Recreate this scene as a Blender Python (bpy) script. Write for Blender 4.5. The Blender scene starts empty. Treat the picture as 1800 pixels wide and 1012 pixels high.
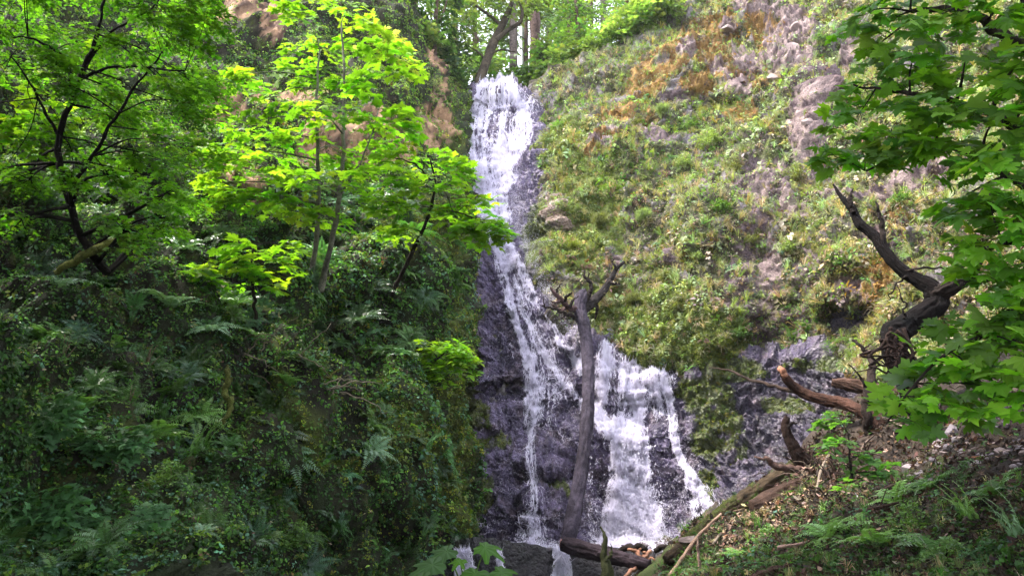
import bpy, math, random
import numpy as np
R_ = math.radians
rng = np.random.default_rng(7)
random.seed(7)
SC = bpy.context.scene
COL = SC.collection

# ------------------------------------------------------------------ camera
FPX, CX, CY, PITCH, EYE = 1386.0, 900.0, 506.0, R_(15.0), 1.6
cam_d = bpy.data.cameras.new('camera'); cam = bpy.data.objects.new('camera', cam_d); COL.objects.link(cam)
cam.location = (0, 0, EYE); cam.rotation_euler = (R_(90) + PITCH, 0, 0)
cam_d.sensor_width = 36; cam_d.lens = 36 * FPX / 1800; cam_d.clip_start = 0.05; cam_d.clip_end = 2000
SC.camera = cam
# ------------------------------------------------------------------ light
SUN_EL, SUN_AZ = 60.0, -92.0      # azimuth from +Y (falls) towards +X, so negative is the left side
world = bpy.data.worlds.new("World"); SC.world = world; world.use_nodes = True
nt = world.node_tree; nt.nodes.clear()
sky = nt.nodes.new('ShaderNodeTexSky'); sky.sky_type = 'NISHITA'; sky.sun_disc = False
sky.sun_elevation = R_(SUN_EL); sky.sun_rotation = R_(SUN_AZ)
sky.air_density = 1.0; sky.dust_density = 3.0; sky.ozone_density = 1.0
mixw = nt.nodes.new('ShaderNodeMix'); mixw.data_type = 'RGBA'; mixw.inputs['Factor'].default_value = 0.42
mixw.inputs['B'].default_value = (12.6, 12.6, 13.6, 1)
bg = nt.nodes.new('ShaderNodeBackground'); bg.inputs['Strength'].default_value = 0.15
wo = nt.nodes.new('ShaderNodeOutputWorld')
nt.links.new(sky.outputs[0], mixw.inputs['A']); nt.links.new(mixw.outputs['Result'], bg.inputs[0]); nt.links.new(bg.outputs[0], wo.inputs[0])
sl = bpy.data.lights.new('sun', 'SUN'); sl.energy = 3.3; sl.angle = R_(14); sl.color = (1.0, 0.95, 0.86)
sun = bpy.data.objects.new('sun', sl); COL.objects.link(sun)
from mathutils import Vector, Matrix
sd_ = Vector((math.sin(R_(SUN_AZ)) * math.cos(R_(SUN_EL)), math.cos(R_(SUN_AZ)) * math.cos(R_(SUN_EL)), math.sin(R_(SUN_EL))))
sun.rotation_euler = sd_.to_track_quat('Z', 'Y').to_euler(); sun.location = (0, 0, 40)
SC.view_settings.view_transform = 'Standard'; SC.view_settings.look = 'None'
SC.view_settings.exposure = 1.82; SC.view_settings.gamma = 1
SC.cycles.max_bounces = 7; SC.cycles.diffuse_bounces = 3; SC.cycles.glossy_bounces = 2
SC.cycles.transmission_bounces = 4; SC.cycles.transparent_max_bounces = 10
SC.cycles.use_denoising = True; SC.cycles.sample_clamp_indirect = 6

# ------------------------------------------------------------------ maths
def P(px, py, Y):
    px = np.asarray(px, float); py = np.asarray(py, float); Y = np.asarray(Y, float)
    zc = (CY - py) / FPX; x = (px - CX) / FPX
    yd = math.cos(PITCH) - zc * math.sin(PITCH); zd = math.sin(PITCH) + zc * math.cos(PITCH)
    yd = np.maximum(yd, 0.2)
    t = Y / yd
    return np.stack(np.broadcast_arrays(x * t, Y, EYE + zd * t), -1)
def proj(p):
    x = p[..., 0]; y = p[..., 1]; z = p[..., 2] - EYE
    d = y * math.cos(PITCH) + z * math.sin(PITCH); u = -y * math.sin(PITCH) + z * math.cos(PITCH)
    return CX + FPX * x / d, CY - FPX * u / d
_perm = np.random.default_rng(3).permutation(256); _val = np.random.default_rng(4).random(256) * 2 - 1
def vnoise(p):
    i = np.floor(p).astype(np.int64); f = p - i; u = f * f * (3 - 2 * f)
    r = 0
    for dx in (0, 1):
        wx = u[..., 0] if dx else 1 - u[..., 0]
        a = _perm[(i[..., 0] + dx) & 255]
        for dy in (0, 1):
            wy = u[..., 1] if dy else 1 - u[..., 1]
            b = _perm[(a + i[..., 1] + dy) & 255]
            for dz in (0, 1):
                wz = u[..., 2] if dz else 1 - u[..., 2]
                r = r + wx * wy * wz * _val[_perm[(b + i[..., 2] + dz) & 255]]
    return r
def fbm(p, sc, octv=4, gain=0.5):
    r = 0; a = 1.0; p = p * sc
    for k in range(octv):
        r = r + a * vnoise(p + 17.3 * k); a *= gain; p = p * 2.03
    return r
def worley(p):
    i = np.floor(p).astype(np.int64); best = np.full(p.shape[:-1], 9.0); sec = best.copy()
    for dx in (-1, 0, 1):
        for dy in (-1, 0, 1):
            for dz in (-1, 0, 1):
                c = i + np.array([dx, dy, dz])
                h = _perm[(_perm[(_perm[c[..., 0] & 255] + c[..., 1]) & 255] + c[..., 2]) & 255]
                q = c + np.stack([_val[h], _val[(h + 57) & 255], _val[(h + 131) & 255]], -1) * 0.5 + 0.5
                d = np.sqrt(((p - q) ** 2).sum(-1))
                sec = np.minimum(sec, np.maximum(d, best)); best = np.minimum(best, d)
    return best, sec
def facets(p, sc, amp):       # angular broken-rock relief: every cell is its own tilted plane
    q = p * sc; i = np.floor(q).astype(np.int64); best = np.full(q.shape[:-1], 9.0); val = np.zeros(q.shape[:-1])
    for dx in (-1, 0, 1):
        for dy in (-1, 0, 1):
            for dz in (-1, 0, 1):
                c = i + np.array([dx, dy, dz]); h = _perm[(_perm[(_perm[c[..., 0] & 255] + c[..., 1]) & 255] + c[..., 2]) & 255]
                o = q - (c + np.stack([_val[h], _val[(h + 57) & 255], _val[(h + 131) & 255]], -1) * 0.5 - 0.5 + 1.0)
                d = (o ** 2).sum(-1); k = d < best; best = np.where(k, d, best)
                t = o[..., 0] * _val[(h + 11) & 255] + o[..., 1] * _val[(h + 23) & 255] + o[..., 2] * _val[(h + 37) & 255] + .45 * _val[(h + 71) & 255]
                val = np.where(k, t, val)
    return val * amp
def ss(a, b, x):
    t = np.clip((x - a) / (b - a), 0, 1); return t * t * (3 - 2 * t)
def norm(v):
    return v / np.maximum(np.linalg.norm(v, axis=-1, keepdims=True), 1e-9)
class TPS:
    def __init__(s, pts):
        a = np.array(pts, float); s.p = a[:, :2] / 500; y = np.log(a[:, 2]); n = len(a)
        K = s.k(s.p, s.p) + np.eye(n) * 1e-3; Q = np.c_[np.ones(n), s.p]
        M = np.block([[K, Q], [Q.T, np.zeros((3, 3))]]); s.w = np.linalg.solve(M, np.r_[y, 0, 0, 0])
    def k(s, a, b):
        d = np.sqrt(((a[:, None] - b[None]) ** 2).sum(-1)); return d * d * np.log(d + 1e-9)
    def __call__(s, px, py):
        sh = np.shape(px); q = np.c_[np.ravel(px), np.ravel(py)] / 500
        out = np.empty(len(q))
        for i in range(0, len(q), 50000):
            c = q[i:i + 50000]; out[i:i + 50000] = s.k(c, s.p) @ s.w[:-3] + np.c_[np.ones(len(c)), c] @ s.w[-3:]
        return np.exp(np.clip(out, math.log(1.5), math.log(90))).reshape(sh)
def sdist(poly, px, py):          # signed distance in pixels, negative inside
    poly = np.array(poly, float); d = np.full(np.shape(px), 1e9); ins = np.zeros(np.shape(px), bool)
    n = len(poly)
    for i in range(n):
        a = poly[i]; b = poly[(i + 1) % n]; e = b - a
        t = np.clip(((px - a[0]) * e[0] + (py - a[1]) * e[1]) / max((e ** 2).sum(), 1e-9), 0, 1)
        d = np.minimum(d, np.hypot(px - a[0] - t * e[0], py - a[1] - t * e[1]))
        c = (a[1] > py) != (b[1] > py)
        with np.errstate(divide='ignore', invalid='ignore'):
            xi = a[0] + (py - a[1]) * e[0] / (e[1] if e[1] else 1e-9)
        ins ^= c & (px < xi)
    return np.where(ins, -d, d)

# ------------------------------------------------------------------ mesh plumbing
def tag(o, label=None, cat=None, group=None, kind=None):
    if label: o['label'] = label
    if cat: o['category'] = cat
    if group: o['group'] = group
    if kind: o['kind'] = kind
    return o
def mesh(name, v, f, mat, parent=None, col=None, smooth=False):
    me = bpy.data.meshes.new(name); v = np.ascontiguousarray(v, np.float32); f = np.ascontiguousarray(f, np.int32)
    k = f.shape[1]
    me.vertices.add(len(v)); me.vertices.foreach_set('co', v.ravel())
    me.loops.add(f.size); me.loops.foreach_set('vertex_index', f.ravel())
    me.polygons.add(len(f)); me.polygons.foreach_set('loop_start', np.arange(0, f.size, k, dtype=np.int32))
    me.polygons.foreach_set('use_smooth', np.full(len(f), smooth))
    if col is not None:
        ca = me.color_attributes.new('Col', 'FLOAT_COLOR', 'POINT')
        c = np.ones((len(v), 4), np.float32); c[:, :3] = col; ca.data.foreach_set('color', c.ravel())
    me.update(calc_edges=True); me.materials.append(mat)
    o = bpy.data.objects.new(name, me); COL.objects.link(o); o.parent = parent
    return o
def empty(name, loc=(0, 0, 0)):
    o = bpy.data.objects.new(name, None); COL.objects.link(o); o.location = loc; o.empty_display_size = 0.3; return o
def frames(n, d):
    z = norm(n); y = norm(d - (d * z).sum(-1, keepdims=True) * z); x = np.cross(y, z)
    return np.stack([x, y, z], -1)
class MB:                          # triangles with a colour per vertex
    def __init__(s): s.v = []; s.f = []; s.c = []; s.n = 0
    def add(s, v, f, c=(1, 1, 1)):
        v = np.asarray(v, float); s.v.append(v); s.f.append(np.asarray(f) + s.n)
        s.c.append(np.broadcast_to(np.asarray(c, float), v.shape)); s.n += len(v)
    def inst(s, T, pos, rot, scale, tint):
        tv, tf, tc = T; n = len(pos); m = len(tv)
        if n == 0: return
        scale = np.broadcast_to(np.asarray(scale, float), (n,)) if np.ndim(scale) < 2 else scale
        sc = scale[:, None, None] if np.ndim(scale) == 1 else scale[:, None, :]
        v = np.einsum('nij,nmj->nmi', rot, tv[None] * sc) + pos[:, None]
        f = tf[None] + (np.arange(n) * m)[:, None, None]
        c = tc[None] * np.asarray(tint)[:, None, :]
        s.add(v.reshape(-1, 3), f.reshape(-1, 3), c.reshape(-1, 3))
    def arr(s): return np.concatenate(s.v), np.concatenate(s.f), np.concatenate(s.c)
    def build(s, name, mat, parent=None, smooth=False, origin=None):
        v, f, c = s.arr()
        if origin is not None: v = v - np.asarray(origin)
        return mesh(name, v, f, mat, parent, c, smooth)
def smooth_path(p, n):
    p = np.array(p, float); d = np.r_[0, np.cumsum(np.linalg.norm(np.diff(p[:, :3], axis=0), axis=1))]; t = np.linspace(0, d[-1], n)
    m = np.gradient(p, d, axis=0) if len(p) > 2 else np.repeat((p[1:] - p[:1]) / d[-1], 2, 0)
    k = np.clip(np.searchsorted(d, t, side='right') - 1, 0, len(p) - 2); h = (d[k + 1] - d[k])[:, None]; s = ((t - d[k]) / h[:, 0])[:, None]
    return (2*s**3-3*s**2+1)*p[k] + (s**3-2*s**2+s)*h*m[k] + (-2*s**3+3*s**2)*p[k+1] + (s**3-s**2)*h*m[k+1]
def tube(path, rad, sides=8, n=None, lump=0.12, c=(1, 1, 1), seed=0, sm=True, lsc=3.0):
    path = np.array(path, float); rad = np.broadcast_to(np.asarray(rad, float), (len(path),))
    if sm:
        n = n or max(4, len(path) * 4); q = smooth_path(np.c_[path, rad], n); path, rad = q[:, :3], np.maximum(q[:, 3], 0.0015)
    n = len(path); t = norm(np.gradient(path, axis=0)); up = np.array([0.31, 0.9, 0.22]); a = norm(np.cross(t, up)); b = np.cross(t, a)
    an = np.linspace(0, 2 * math.pi, sides, endpoint=False)
    ring = a[:, None] * np.cos(an)[None, :, None] + b[:, None] * np.sin(an)[None, :, None]
    v = path[:, None] + ring * rad[:, None, None]
    if lump: 
        nz = fbm(v + seed, lsc / max(rad.max(), .02) * .12, 3)[..., None] * lump * 1.2
        if sides >= 10:
            dl = np.r_[0, np.cumsum(np.linalg.norm(np.diff(path, axis=0), axis=1))] / max(rad.max(), .02)
            kk = np.stack(np.broadcast_arrays(np.cos(an)[None] * 3.2, np.sin(an)[None] * 3.2, dl[:, None] * .45 + seed), -1)
            nz = nz * .6 - (.20 * np.abs(vnoise(kk)) + .20 * np.abs(vnoise(kk * np.array([2.3, 2.3, 1.6]) + 5)) + .10 * np.abs(vnoise(kk * np.array([4.5, 4.5, 5]) + 9)))[..., None] + .1
        v = v + ring * rad[:, None, None] * nz
    v = v.reshape(-1, 3)
    i = np.arange(n - 1)[:, None] * sides; j = np.arange(sides)[None]; j2 = (j + 1) % sides
    q = np.stack([i + j, i + j2, i + sides + j2, i + sides + j], -1).reshape(-1, 4)
    f = np.concatenate([q[:, [0, 1, 2]], q[:, [0, 2, 3]]])
    v = np.concatenate([v, path[:1], path[-1:]]); k0 = n * sides
    jj = np.arange(sides)
    f = np.concatenate([f, np.c_[np.full(sides, k0), (jj + 1) % sides, jj], np.c_[np.full(sides, k0 + 1), (n - 1) * sides + jj, (n - 1) * sides + (jj + 1) % sides]])
    return v, f
def T_of(mb): return mb.arr()

# ------------------------------------------------------------------ materials
def newmat(name):
    m = bpy.data.materials.new(name); m.use_nodes = True; n = m.node_tree; n.nodes.clear()
    return m, n, n.nodes.new('ShaderNodeOutputMaterial')
def leaf_mat(name, rough=0.45, trans=0.45, spec=0.5, tcol=(1.25, 1.3, 0.45)):
    m, n, o = newmat(name); N = n.nodes; L = n.links.new
    a = N.new('ShaderNodeAttribute'); a.attribute_name = 'Col'
    p = N.new('ShaderNodeBsdfPrincipled'); p.inputs['Roughness'].default_value = rough; p.inputs['Specular IOR Level'].default_value = spec
    t = N.new('ShaderNodeBsdfTranslucent'); mu = N.new('ShaderNodeMix'); mu.data_type = 'RGBA'; mu.blend_type = 'MULTIPLY'; mu.inputs['Factor'].default_value = 1
    mu.inputs['B'].default_value = (*tcol, 1); mu.clamp_result = False
    L(a.outputs['Color'], p.inputs['Base Color']); L(a.outputs['Color'], mu.inputs['A']); L(mu.outputs['Result'], t.inputs['Color'])
    x = N.new('ShaderNodeMixShader'); x.inputs[0].default_value = trans
    L(p.outputs[0], x.inputs[1]); L(t.outputs[0], x.inputs[2]); L(x.outputs[0], o.inputs[0]); return m
def attr_mat(name, rough=0.85, spec=0.3, n1=6.0, n2=40.0, var=0.45, bump=0.5, bdist=0.05, rvar=0.0, vor=0.0):
    m, n, o = newmat(name); N = n.nodes; L = n.links.new
    a = N.new('ShaderNodeAttribute'); a.attribute_name = 'Col'
    tc = N.new('ShaderNodeTexCoord')
    na = N.new('ShaderNodeTexNoise'); na.inputs['Scale'].default_value = n1; na.inputs['Detail'].default_value = 6; na.inputs['Roughness'].default_value = .65
    nb = N.new('ShaderNodeTexNoise'); nb.inputs['Scale'].default_value = n2; nb.inputs['Detail'].default_value = 5; nb.inputs['Roughness'].default_value = .7
    L(tc.outputs['Object'], na.inputs['Vector']); L(tc.outputs['Object'], nb.inputs['Vector'])
    ad = N.new('ShaderNodeMath'); ad.operation = 'ADD'; L(na.outputs[0], ad.inputs[0]); L(nb.outputs[0], ad.inputs[1])
    mr = N.new('ShaderNodeMapRange'); mr.inputs['From Min'].default_value = 0.7; mr.inputs['From Max'].default_value = 1.3
    mr.inputs['To Min'].default_value = 1 - var; mr.inputs['To Max'].default_value = 1 + var; L(ad.outputs[0], mr.inputs['Value'])
    mu = N.new('ShaderNodeVectorMath'); mu.operation = 'SCALE'; L(a.outputs['Color'], mu.inputs[0]); L(mr.outputs[0], mu.inputs['Scale'])
    p = N.new('ShaderNodeBsdfPrincipled'); p.inputs['Specular IOR Level'].default_value = spec; p.inputs['Roughness'].default_value = rough
    L(mu.outputs[0], p.inputs['Base Color'])
    if rvar:
        rr = N.new('ShaderNodeMapRange'); rr.inputs['From Min'].default_value = .35; rr.inputs['From Max'].default_value = .65
        rr.inputs['To Min'].default_value = rough - rvar; rr.inputs['To Max'].default_value = rough + rvar; L(nb.outputs[0], rr.inputs['Value']); L(rr.outputs[0], p.inputs['Roughness'])
    b = N.new('ShaderNodeBump'); b.inputs['Strength'].default_value = bump; b.inputs['Distance'].default_value = bdist
    h = ad.outputs[0]
    if vor:
        vo = N.new('ShaderNodeTexVoronoi'); vo.inputs['Scale'].default_value = vor; L(tc.outputs['Object'], vo.inputs['Vector'])
        a2 = N.new('ShaderNodeMath'); a2.operation = 'SUBTRACT'; L(ad.outputs[0], a2.inputs[0]); L(vo.outputs['Distance'], a2.inputs[1]); h = a2.outputs[0]
    L(h, b.inputs['Height']); L(b.outputs[0], p.inputs['Normal']); L(p.outputs[0], o.inputs[0]); return m
M_leaf = leaf_mat('leaf', trans=0.58, spec=0.32); M_fern = leaf_mat('fern_leaf', rough=0.3, trans=0.3, spec=0.6)
M_cover = leaf_mat('ground_cover_leaf', rough=0.5, trans=0.4, spec=0.28)
M_dry = leaf_mat('dry_leaf', rough=0.8, trans=0.2, spec=0.2, tcol=(1.1, .9, .6))
M_soil = attr_mat('mossy_soil', bump=0.9, bdist=0.06)
M_cliff = attr_mat('mossy_cliff', bump=1.0, bdist=0.10, var=0.65, n2=22)
M_wet = attr_mat('wet_rock', rough=0.33, spec=0.6, n1=5, n2=22, var=0.6, bump=1.0, bdist=0.09, rvar=0.14, vor=11.0)
M_bark = attr_mat('bark', rough=0.85, spec=0.12, n1=9, n2=60, var=0.75, bump=1.0, bdist=0.035)
M_stone = attr_mat('stone', rough=0.75, n1=4, n2=30, var=0.3, bump=0.5, bdist=0.02)
def water_mat():
    m, n, o = newmat('falling_water'); N = n.nodes
    p = N.new('ShaderNodeBsdfPrincipled'); p.inputs['Base Color'].default_value = (.93, .90, .995, 1); p.inputs['Roughness'].default_value = .35
    t = N.new('ShaderNodeBsdfTranslucent'); t.inputs[0].default_value = (.93, .90, .995, 1)
    x = N.new('ShaderNodeMixShader'); x.inputs[0].default_value = .45
    n.links.new(p.outputs[0], x.inputs[1]); n.links.new(t.outputs[0], x.inputs[2])
    tr = N.new('ShaderNodeBsdfTransparent'); y = N.new('ShaderNodeMixShader'); y.inputs[0].default_value = .07
    n.links.new(x.outputs[0], y.inputs[1]); n.links.new(tr.outputs[0], y.inputs[2]); n.links.new(y.outputs[0], o.inputs[0]); return m
M_water = water_mat()
def pool_mat():
    m, n, o = newmat('pool_water'); N = n.nodes
    p = N.new('ShaderNodeBsdfPrincipled'); p.inputs['Base Color'].default_value = (.05, .05, .06, 1); p.inputs['Roughness'].default_value = .08
    tc = N.new('ShaderNodeTexCoord'); nz = N.new('ShaderNodeTexNoise'); nz.inputs['Scale'].default_value = 6; b = N.new('ShaderNodeBump'); b.inputs['Distance'].default_value = .05
    n.links.new(tc.outputs['Object'], nz.inputs['Vector']); n.links.new(nz.outputs[0], b.inputs['Height']); n.links.new(b.outputs[0], p.inputs['Normal'])
    n.links.new(p.outputs[0], o.inputs[0]); return m
M_pool = pool_mat()

# ------------------------------------------------------------------ terrain patches
W_POLY = [(780, 140), (840, 150), (944, 148), (950, 300), (985, 400), (965, 470), (978, 530), (1010, 590), (1060, 612), (1120, 616), (1205, 652),
          (1300, 640), (1440, 640), (1600, 700), (1600, 1100), (600, 1200), (650, 400)]
B_POLY = [(832, 140), (826, 175), (810, 205), (808, 290), (812, 350), (822, 420), (815, 480), (825, 545), (818, 620), (796, 665), (786, 740), (802, 800),
          (830, 880), (848, 945), (785, 958), (740, 975), (715, 1040), (700, 1500), (-3000, 1500), (-3000, -2000), (700, -2000), (790, 60)]
S_POLY = [(1100, 1500), (1140, 1020), (1190, 972), (1262, 912), (1332, 856), (1410, 798), (1470, 742), (1525, 705), (1600, 682), (1680, 655), (1800, 618), (3500, 300), (3500, 1500)]
D_main = TPS([(700, 960, 20.3), (900, 960, 20), (1100, 960, 20), (1250, 940, 18.6), (1400, 900, 17.6), (900, 640, 22.8), (1100, 640, 22.2), (1250, 650, 21.4), (1450, 650, 19.8),
              (1100, 760, 21.2), (900, 760, 21.6), (860, 500, 25.0), (960, 500, 24.2), (850, 155, 31), (940, 155, 31), (860, 330, 27.6), (700, 155, 31.5), (700, 500, 26),
              (1200, 500, 22.6), (1400, 500, 20.6), (1600, 500, 17.6), (1800, 500, 14.6), (1000, 300, 27.0), (1200, 300, 25.2), (1400, 300, 23.0), (1600, 300, 20), (1800, 300, 17),
              (1000, 120, 31.5), (1200, 80, 29), (1400, 50, 27), (1600, 0, 24), (1800, 0, 20.5), (2400, 300, 11), (2400, 0, 14), (1600, 700, 16), (1800, 700, 13), (1400, -200, 31), (1800, -200, 25), (2400, -300, 18), (1600, 900, 14.5)])
D_left = TPS([(-600, 900, 3.6), (-600, 400, 6.5), (-600, 0, 11), (0, 1012, 6.0), (0, 760, 7.8), (0, 500, 10.5), (0, 250, 14), (0, 0, 19), (250, 1000, 8.5), (250, 700, 10.5), (250, 480, 12.8), (250, 250, 16.5), (250, 0, 22),
              (450, 1000, 11), (450, 750, 12.6), (450, 500, 14.8), (450, 250, 19), (450, 30, 24), (620, 1000, 14), (620, 750, 15), (620, 500, 17), (620, 250, 21.5), (620, 50, 26),
              (740, 970, 16.6), (740, 750, 17.2), (740, 500, 18.8), (740, 250, 24), (740, 80, 28.5), (810, 900, 19), (805, 700, 19), (815, 520, 21.5), (800, 300, 25.5), (815, 180, 29.5), (450, -200, 29), (0, -250, 25), (600, -250, 31)])
D_slope = TPS([(1150, 1000, 15.5), (1250, 920, 16.3), (1340, 860, 16.6), (1420, 800, 16.4), (1500, 740, 16), (1600, 690, 15), (1800, 640, 12), (1250, 1010, 12), (1400, 1000, 9.5), (1600, 1000, 7.2), (1800, 1000, 5.4),
               (1400, 900, 12.8), (1600, 850, 10.5), (1800, 800, 8), (2300, 900, 4), (2300, 600, 7.5), (1500, 1200, 5), (1200, 1200, 7)])
def feats(px, py, fl):
    r = np.zeros(np.shape(px))
    for (x, y, rx, ry, a) in fl: r = r + a * np.exp(-(((px - x) / rx) ** 2 + ((py - y) / ry) ** 2))
    return r
class Patch:
    def __init__(s, xs, bot, rim, nv, depth, disp, plateau=None):
        s.xs = xs; s.bot = bot; s.rim = rim; s.nv = nv; nu = len(xs)
        t = np.linspace(0, 1, nv)[:, None]; top = rim(xs)[None]; PX = np.broadcast_to(xs[None], (nv, nu)); PY = bot + (top - bot) * t
        s.PX, s.PY = PX, PY
        base = P(PX, PY, depth(PX, PY))
        nrm = norm(np.cross(np.gradient(base, axis=1), np.gradient(base, axis=0)))
        nrm = np.where((nrm[..., 1:2] > 0) & (nrm[..., 2:3] < .3), -nrm, nrm)
        s.G = base + nrm * disp(base, PX, PY)[..., None]
        s.N = norm(np.cross(np.gradient(s.G, axis=1), np.gradient(s.G, axis=0)))
        s.full = s.G; s.fPX = PX; s.fPY = PY
        if plateau:
            rows = []; last = s.G[-1]
            for k, dy in enumerate(plateau[0]):
                z = last[:, 2] + dy * plateau[1] + 0.5 * vnoise(np.c_[last[:, 0] * .5, np.full(nu, dy * .5), last[:, 2] * 0]); rows.append(np.stack([last[:, 0] * (1 + dy * .02), last[:, 1] + dy, z], -1))
            s.full = np.concatenate([s.G, np.array(rows)]); s.fPX = np.concatenate([PX, np.repeat(PX[-1:], len(rows), 0)]); s.fPY = np.concatenate([PY, np.repeat(PY[-1:], len(rows), 0)])
    def build(s, name, mat, colf):
        nv, nu = s.full.shape[:2]; v = s.full.reshape(-1, 3)
        i = np.arange(nv - 1)[:, None] * nu; j = np.arange(nu - 1)[None]
        f = np.stack([i + j, i + j + 1, i + nu + j + 1, i + nu + j], -1).reshape(-1, 4)
        c = colf(s.full, s.fPX, s.fPY).reshape(-1, 3)
        return mesh(name, v, f, mat, None, c, True)
    def at(s, px, py, what='G'):
        px = np.asarray(px, float); py = np.asarray(py, float)
        u = np.clip(np.interp(px, s.xs, np.arange(len(s.xs))), 0, len(s.xs) - 1.001); top = s.rim(px); v = np.clip((py - s.bot) / (top - s.bot), 0, 1) * (s.nv - 1); v = np.clip(v, 0, s.nv - 1.001)
        i = v.astype(int); j = u.astype(int); a = (v - i)[..., None]; b = (u - j)[..., None]; A = s.G if what == 'G' else s.N
        r = A[i, j] * (1 - a) * (1 - b) + A[i + 1, j] * a * (1 - b) + A[i, j + 1] * (1 - a) * b + A[i + 1, j + 1] * a * b
        return r if what == 'G' else norm(r)
def mixc(a, b, w): w = np.clip(w, 0, 1)[..., None]; return np.asarray(a) * (1 - w) + np.asarray(b) * w
def zone(b, n, k=.85, a=.8):        # noisy-edged zone: noise only acts where the zone is near
    return b * k + a * n * ss(0, .35, b) - .5 * (b <= 0)
def blob(px, py, L):
    r = np.zeros(np.shape(px))
    for (x, y, rx, ry, rot) in L:
        c, s_ = math.cos(R_(rot)), math.sin(R_(rot)); dx = px - x; dy = py - y
        a = (dx * c + dy * s_) / rx; b = (-dx * s_ + dy * c) / ry; r = np.maximum(r, 1.25 - (a * a + b * b))
    return np.clip(r, 0, 1)

# --- wet rock face of the falls
F_wet = [(960, 845, 38, 16, 1.2), (905, 770, 60, 20, .5), (870, 700, 45, 28, .5), (1000, 800, 120, 30, -.35), (920, 880, 90, 25, -.35), (900, 660, 90, 14, -.3),
         (1090, 765, 90, 16, -.55), (1090, 720, 90, 22, .35), (1150, 665, 130, 16, -.3), (1180, 800, 60, 25, .25), (1230, 860, 60, 40, .3), (890, 175, 60, 10, -.5), (880, 215, 60, 15, .4),
         (985, 380, 16, 55, -.7), (1050, 600, 60, 12, -.5), (1110, 632, 70, 8, -.3)]
def dep_wet(px, py):
    return D_main(px, py) + 1.2 * ss(-4, 26, sdist(W_POLY, px, py)) + feats(px, py, F_wet)
def disp_wet(b, px, py):
    w1, w2 = worley(b * np.array([1.0, 1.0, 1.5]) * 1.6 + .35 * fbm(b, 1.5, 2)[..., None])
    c1, c2 = worley(b * 5.2 + .3 * fbm(b, 4, 2)[..., None])
    return .45 * fbm(b, .35, 4) + .20 * (w2 - w1) + .15 * np.clip(.62 - c1, 0, 1) * 2 * (.7 + .6 * vnoise(b * 1.2)) + .07 * fbm(b, 7, 3) + facets(b, 1.0, .20) + facets(b * np.array([1, 1, 1.6]), 2.3, .13) + facets(b, 9, .05) + .16 * np.abs(vnoise(b * np.array([.8, .8, 3.2])))
ROCK = Patch(np.linspace(690, 1620, 560), 1040.0, lambda x: np.full(np.shape(x), 161.0) + 5 * np.sin(np.asarray(x) * .11) + 6 * np.exp(-((np.asarray(x) - 930) / 18) ** 2), 560, dep_wet, disp_wet, ([.3, 1, 2.5, 5, 9], .02))
MOSS_ON_WET = [(1235, 700, 60, 40, 30), (1262, 765, 50, 50, 20), (1300, 660, 60, 16, 0), (1240, 640, 40, 26, 0), (1390, 720, 50, 14, 10), (838, 740, 26, 34, 0), (865, 790, 40, 8, 0), (975, 870, 50, 6, 20), (842, 890, 22, 50, 20), (960, 430, 40, 60, 0), (1245, 860, 20, 30, 0), (822, 560, 14, 80, 5), (1440, 660, 60, 10, 0)]
def col_wet(p, px, py):
    n = fbm(p, 1.1, 4); n2 = fbm(p + 40, 4.0, 3)
    c = mixc((.044, .035, .064), (.125, .099, .168), .5 + .7 * n)
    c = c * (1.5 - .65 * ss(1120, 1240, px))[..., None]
    c = mixc(c, (.10, .07, .09), ss(.1, .7, n2) * .6)
    c = mixc(c, (.22, .18, .25), ss(.5, .95, n2 + .3 * n) * .5)
    m = blob(px, py, MOSS_ON_WET); c = mixc(c, mixc((.05, .06, .02), (.10, .12, .03), .5 + n2), ss(.2, .7, zone(m, fbm(p + 61, 2.2, 4, .6), 1.0, 1.1)))
    c = mixc(c, (.26, .16, .13), ss(.2, .6, blob(px, py, [(975, 350, 14, 60, -12)]) + .3 * n2) * .8)
    return c
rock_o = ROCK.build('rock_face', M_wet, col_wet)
tag(rock_o, 'wet violet grey basalt face behind and under the waterfall', 'rock face', kind='structure')

# --- mossy right cliff
CLIFF_CAVES = [(1512, 566, 46, 24, 1.9), (1590, 408, 26, 16, 1.0), (1290, 80, 30, 20, .6), (1430, 175, 30, 60, -.5), (1350, 120, 60, 45, -.5), (1130, 230, 50, 16, .7), (1290, 165, 30, 25, -.5), (1250, 230, 60, 60, .6), (1230, 400, 45, 40, -.7),
               (1600, 340, 50, 30, -.5), (1480, 450, 70, 30, -.4), (1460, 520, 60, 14, -.5), (1150, 480, 60, 20, .3), (1100, 420, 40, 40, -.4), (1250, 560, 60, 80, -.4), (1340, 600, 20, 40, .5), (1500, 150, 60, 80, .8), (1180, 130, 60, 40, -.5)]
def dep_cliff(px, py):
    return D_main(px, py) - .25 + 1.5 * ss(6, -26, sdist(W_POLY, px, py)) + feats(px, py, CLIFF_CAVES)
def disp_cliff(b, px, py):
    w1, w2 = worley(b * 1.1 + .4 * fbm(b, 1.2, 2)[..., None]); rk = blob(px, py, [(1330, 120, 150, 110, -20), (1250, 60, 90, 60, 0), (1600, 400, 120, 160, 0), (1080, 280, 80, 30, 0)])
    c1, c2 = worley(b * 2.7 + .25 * fbm(b, 3, 2)[..., None])
    return .6 * fbm(b, .3, 4) + .30 * (w2 - w1) + facets(b, .75, .28) * (.5 + rk) + facets(b, 2.2, .20) * (.5 + rk) + facets(b, 5, .10) * (.5 + rk) + facets(b, 10, .045) + .12 * fbm(b, 3, 4) + .25 * np.abs(vnoise(b * np.array([.5, .5, 1.4])))
def rim_cliff(x): return np.interp(x, [850, 935, 960, 1000, 1060, 1120, 1180, 1260, 1500, 2600], [160, 156, 140, 126, 112, 78, 20, -70, -260, -420])
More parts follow.
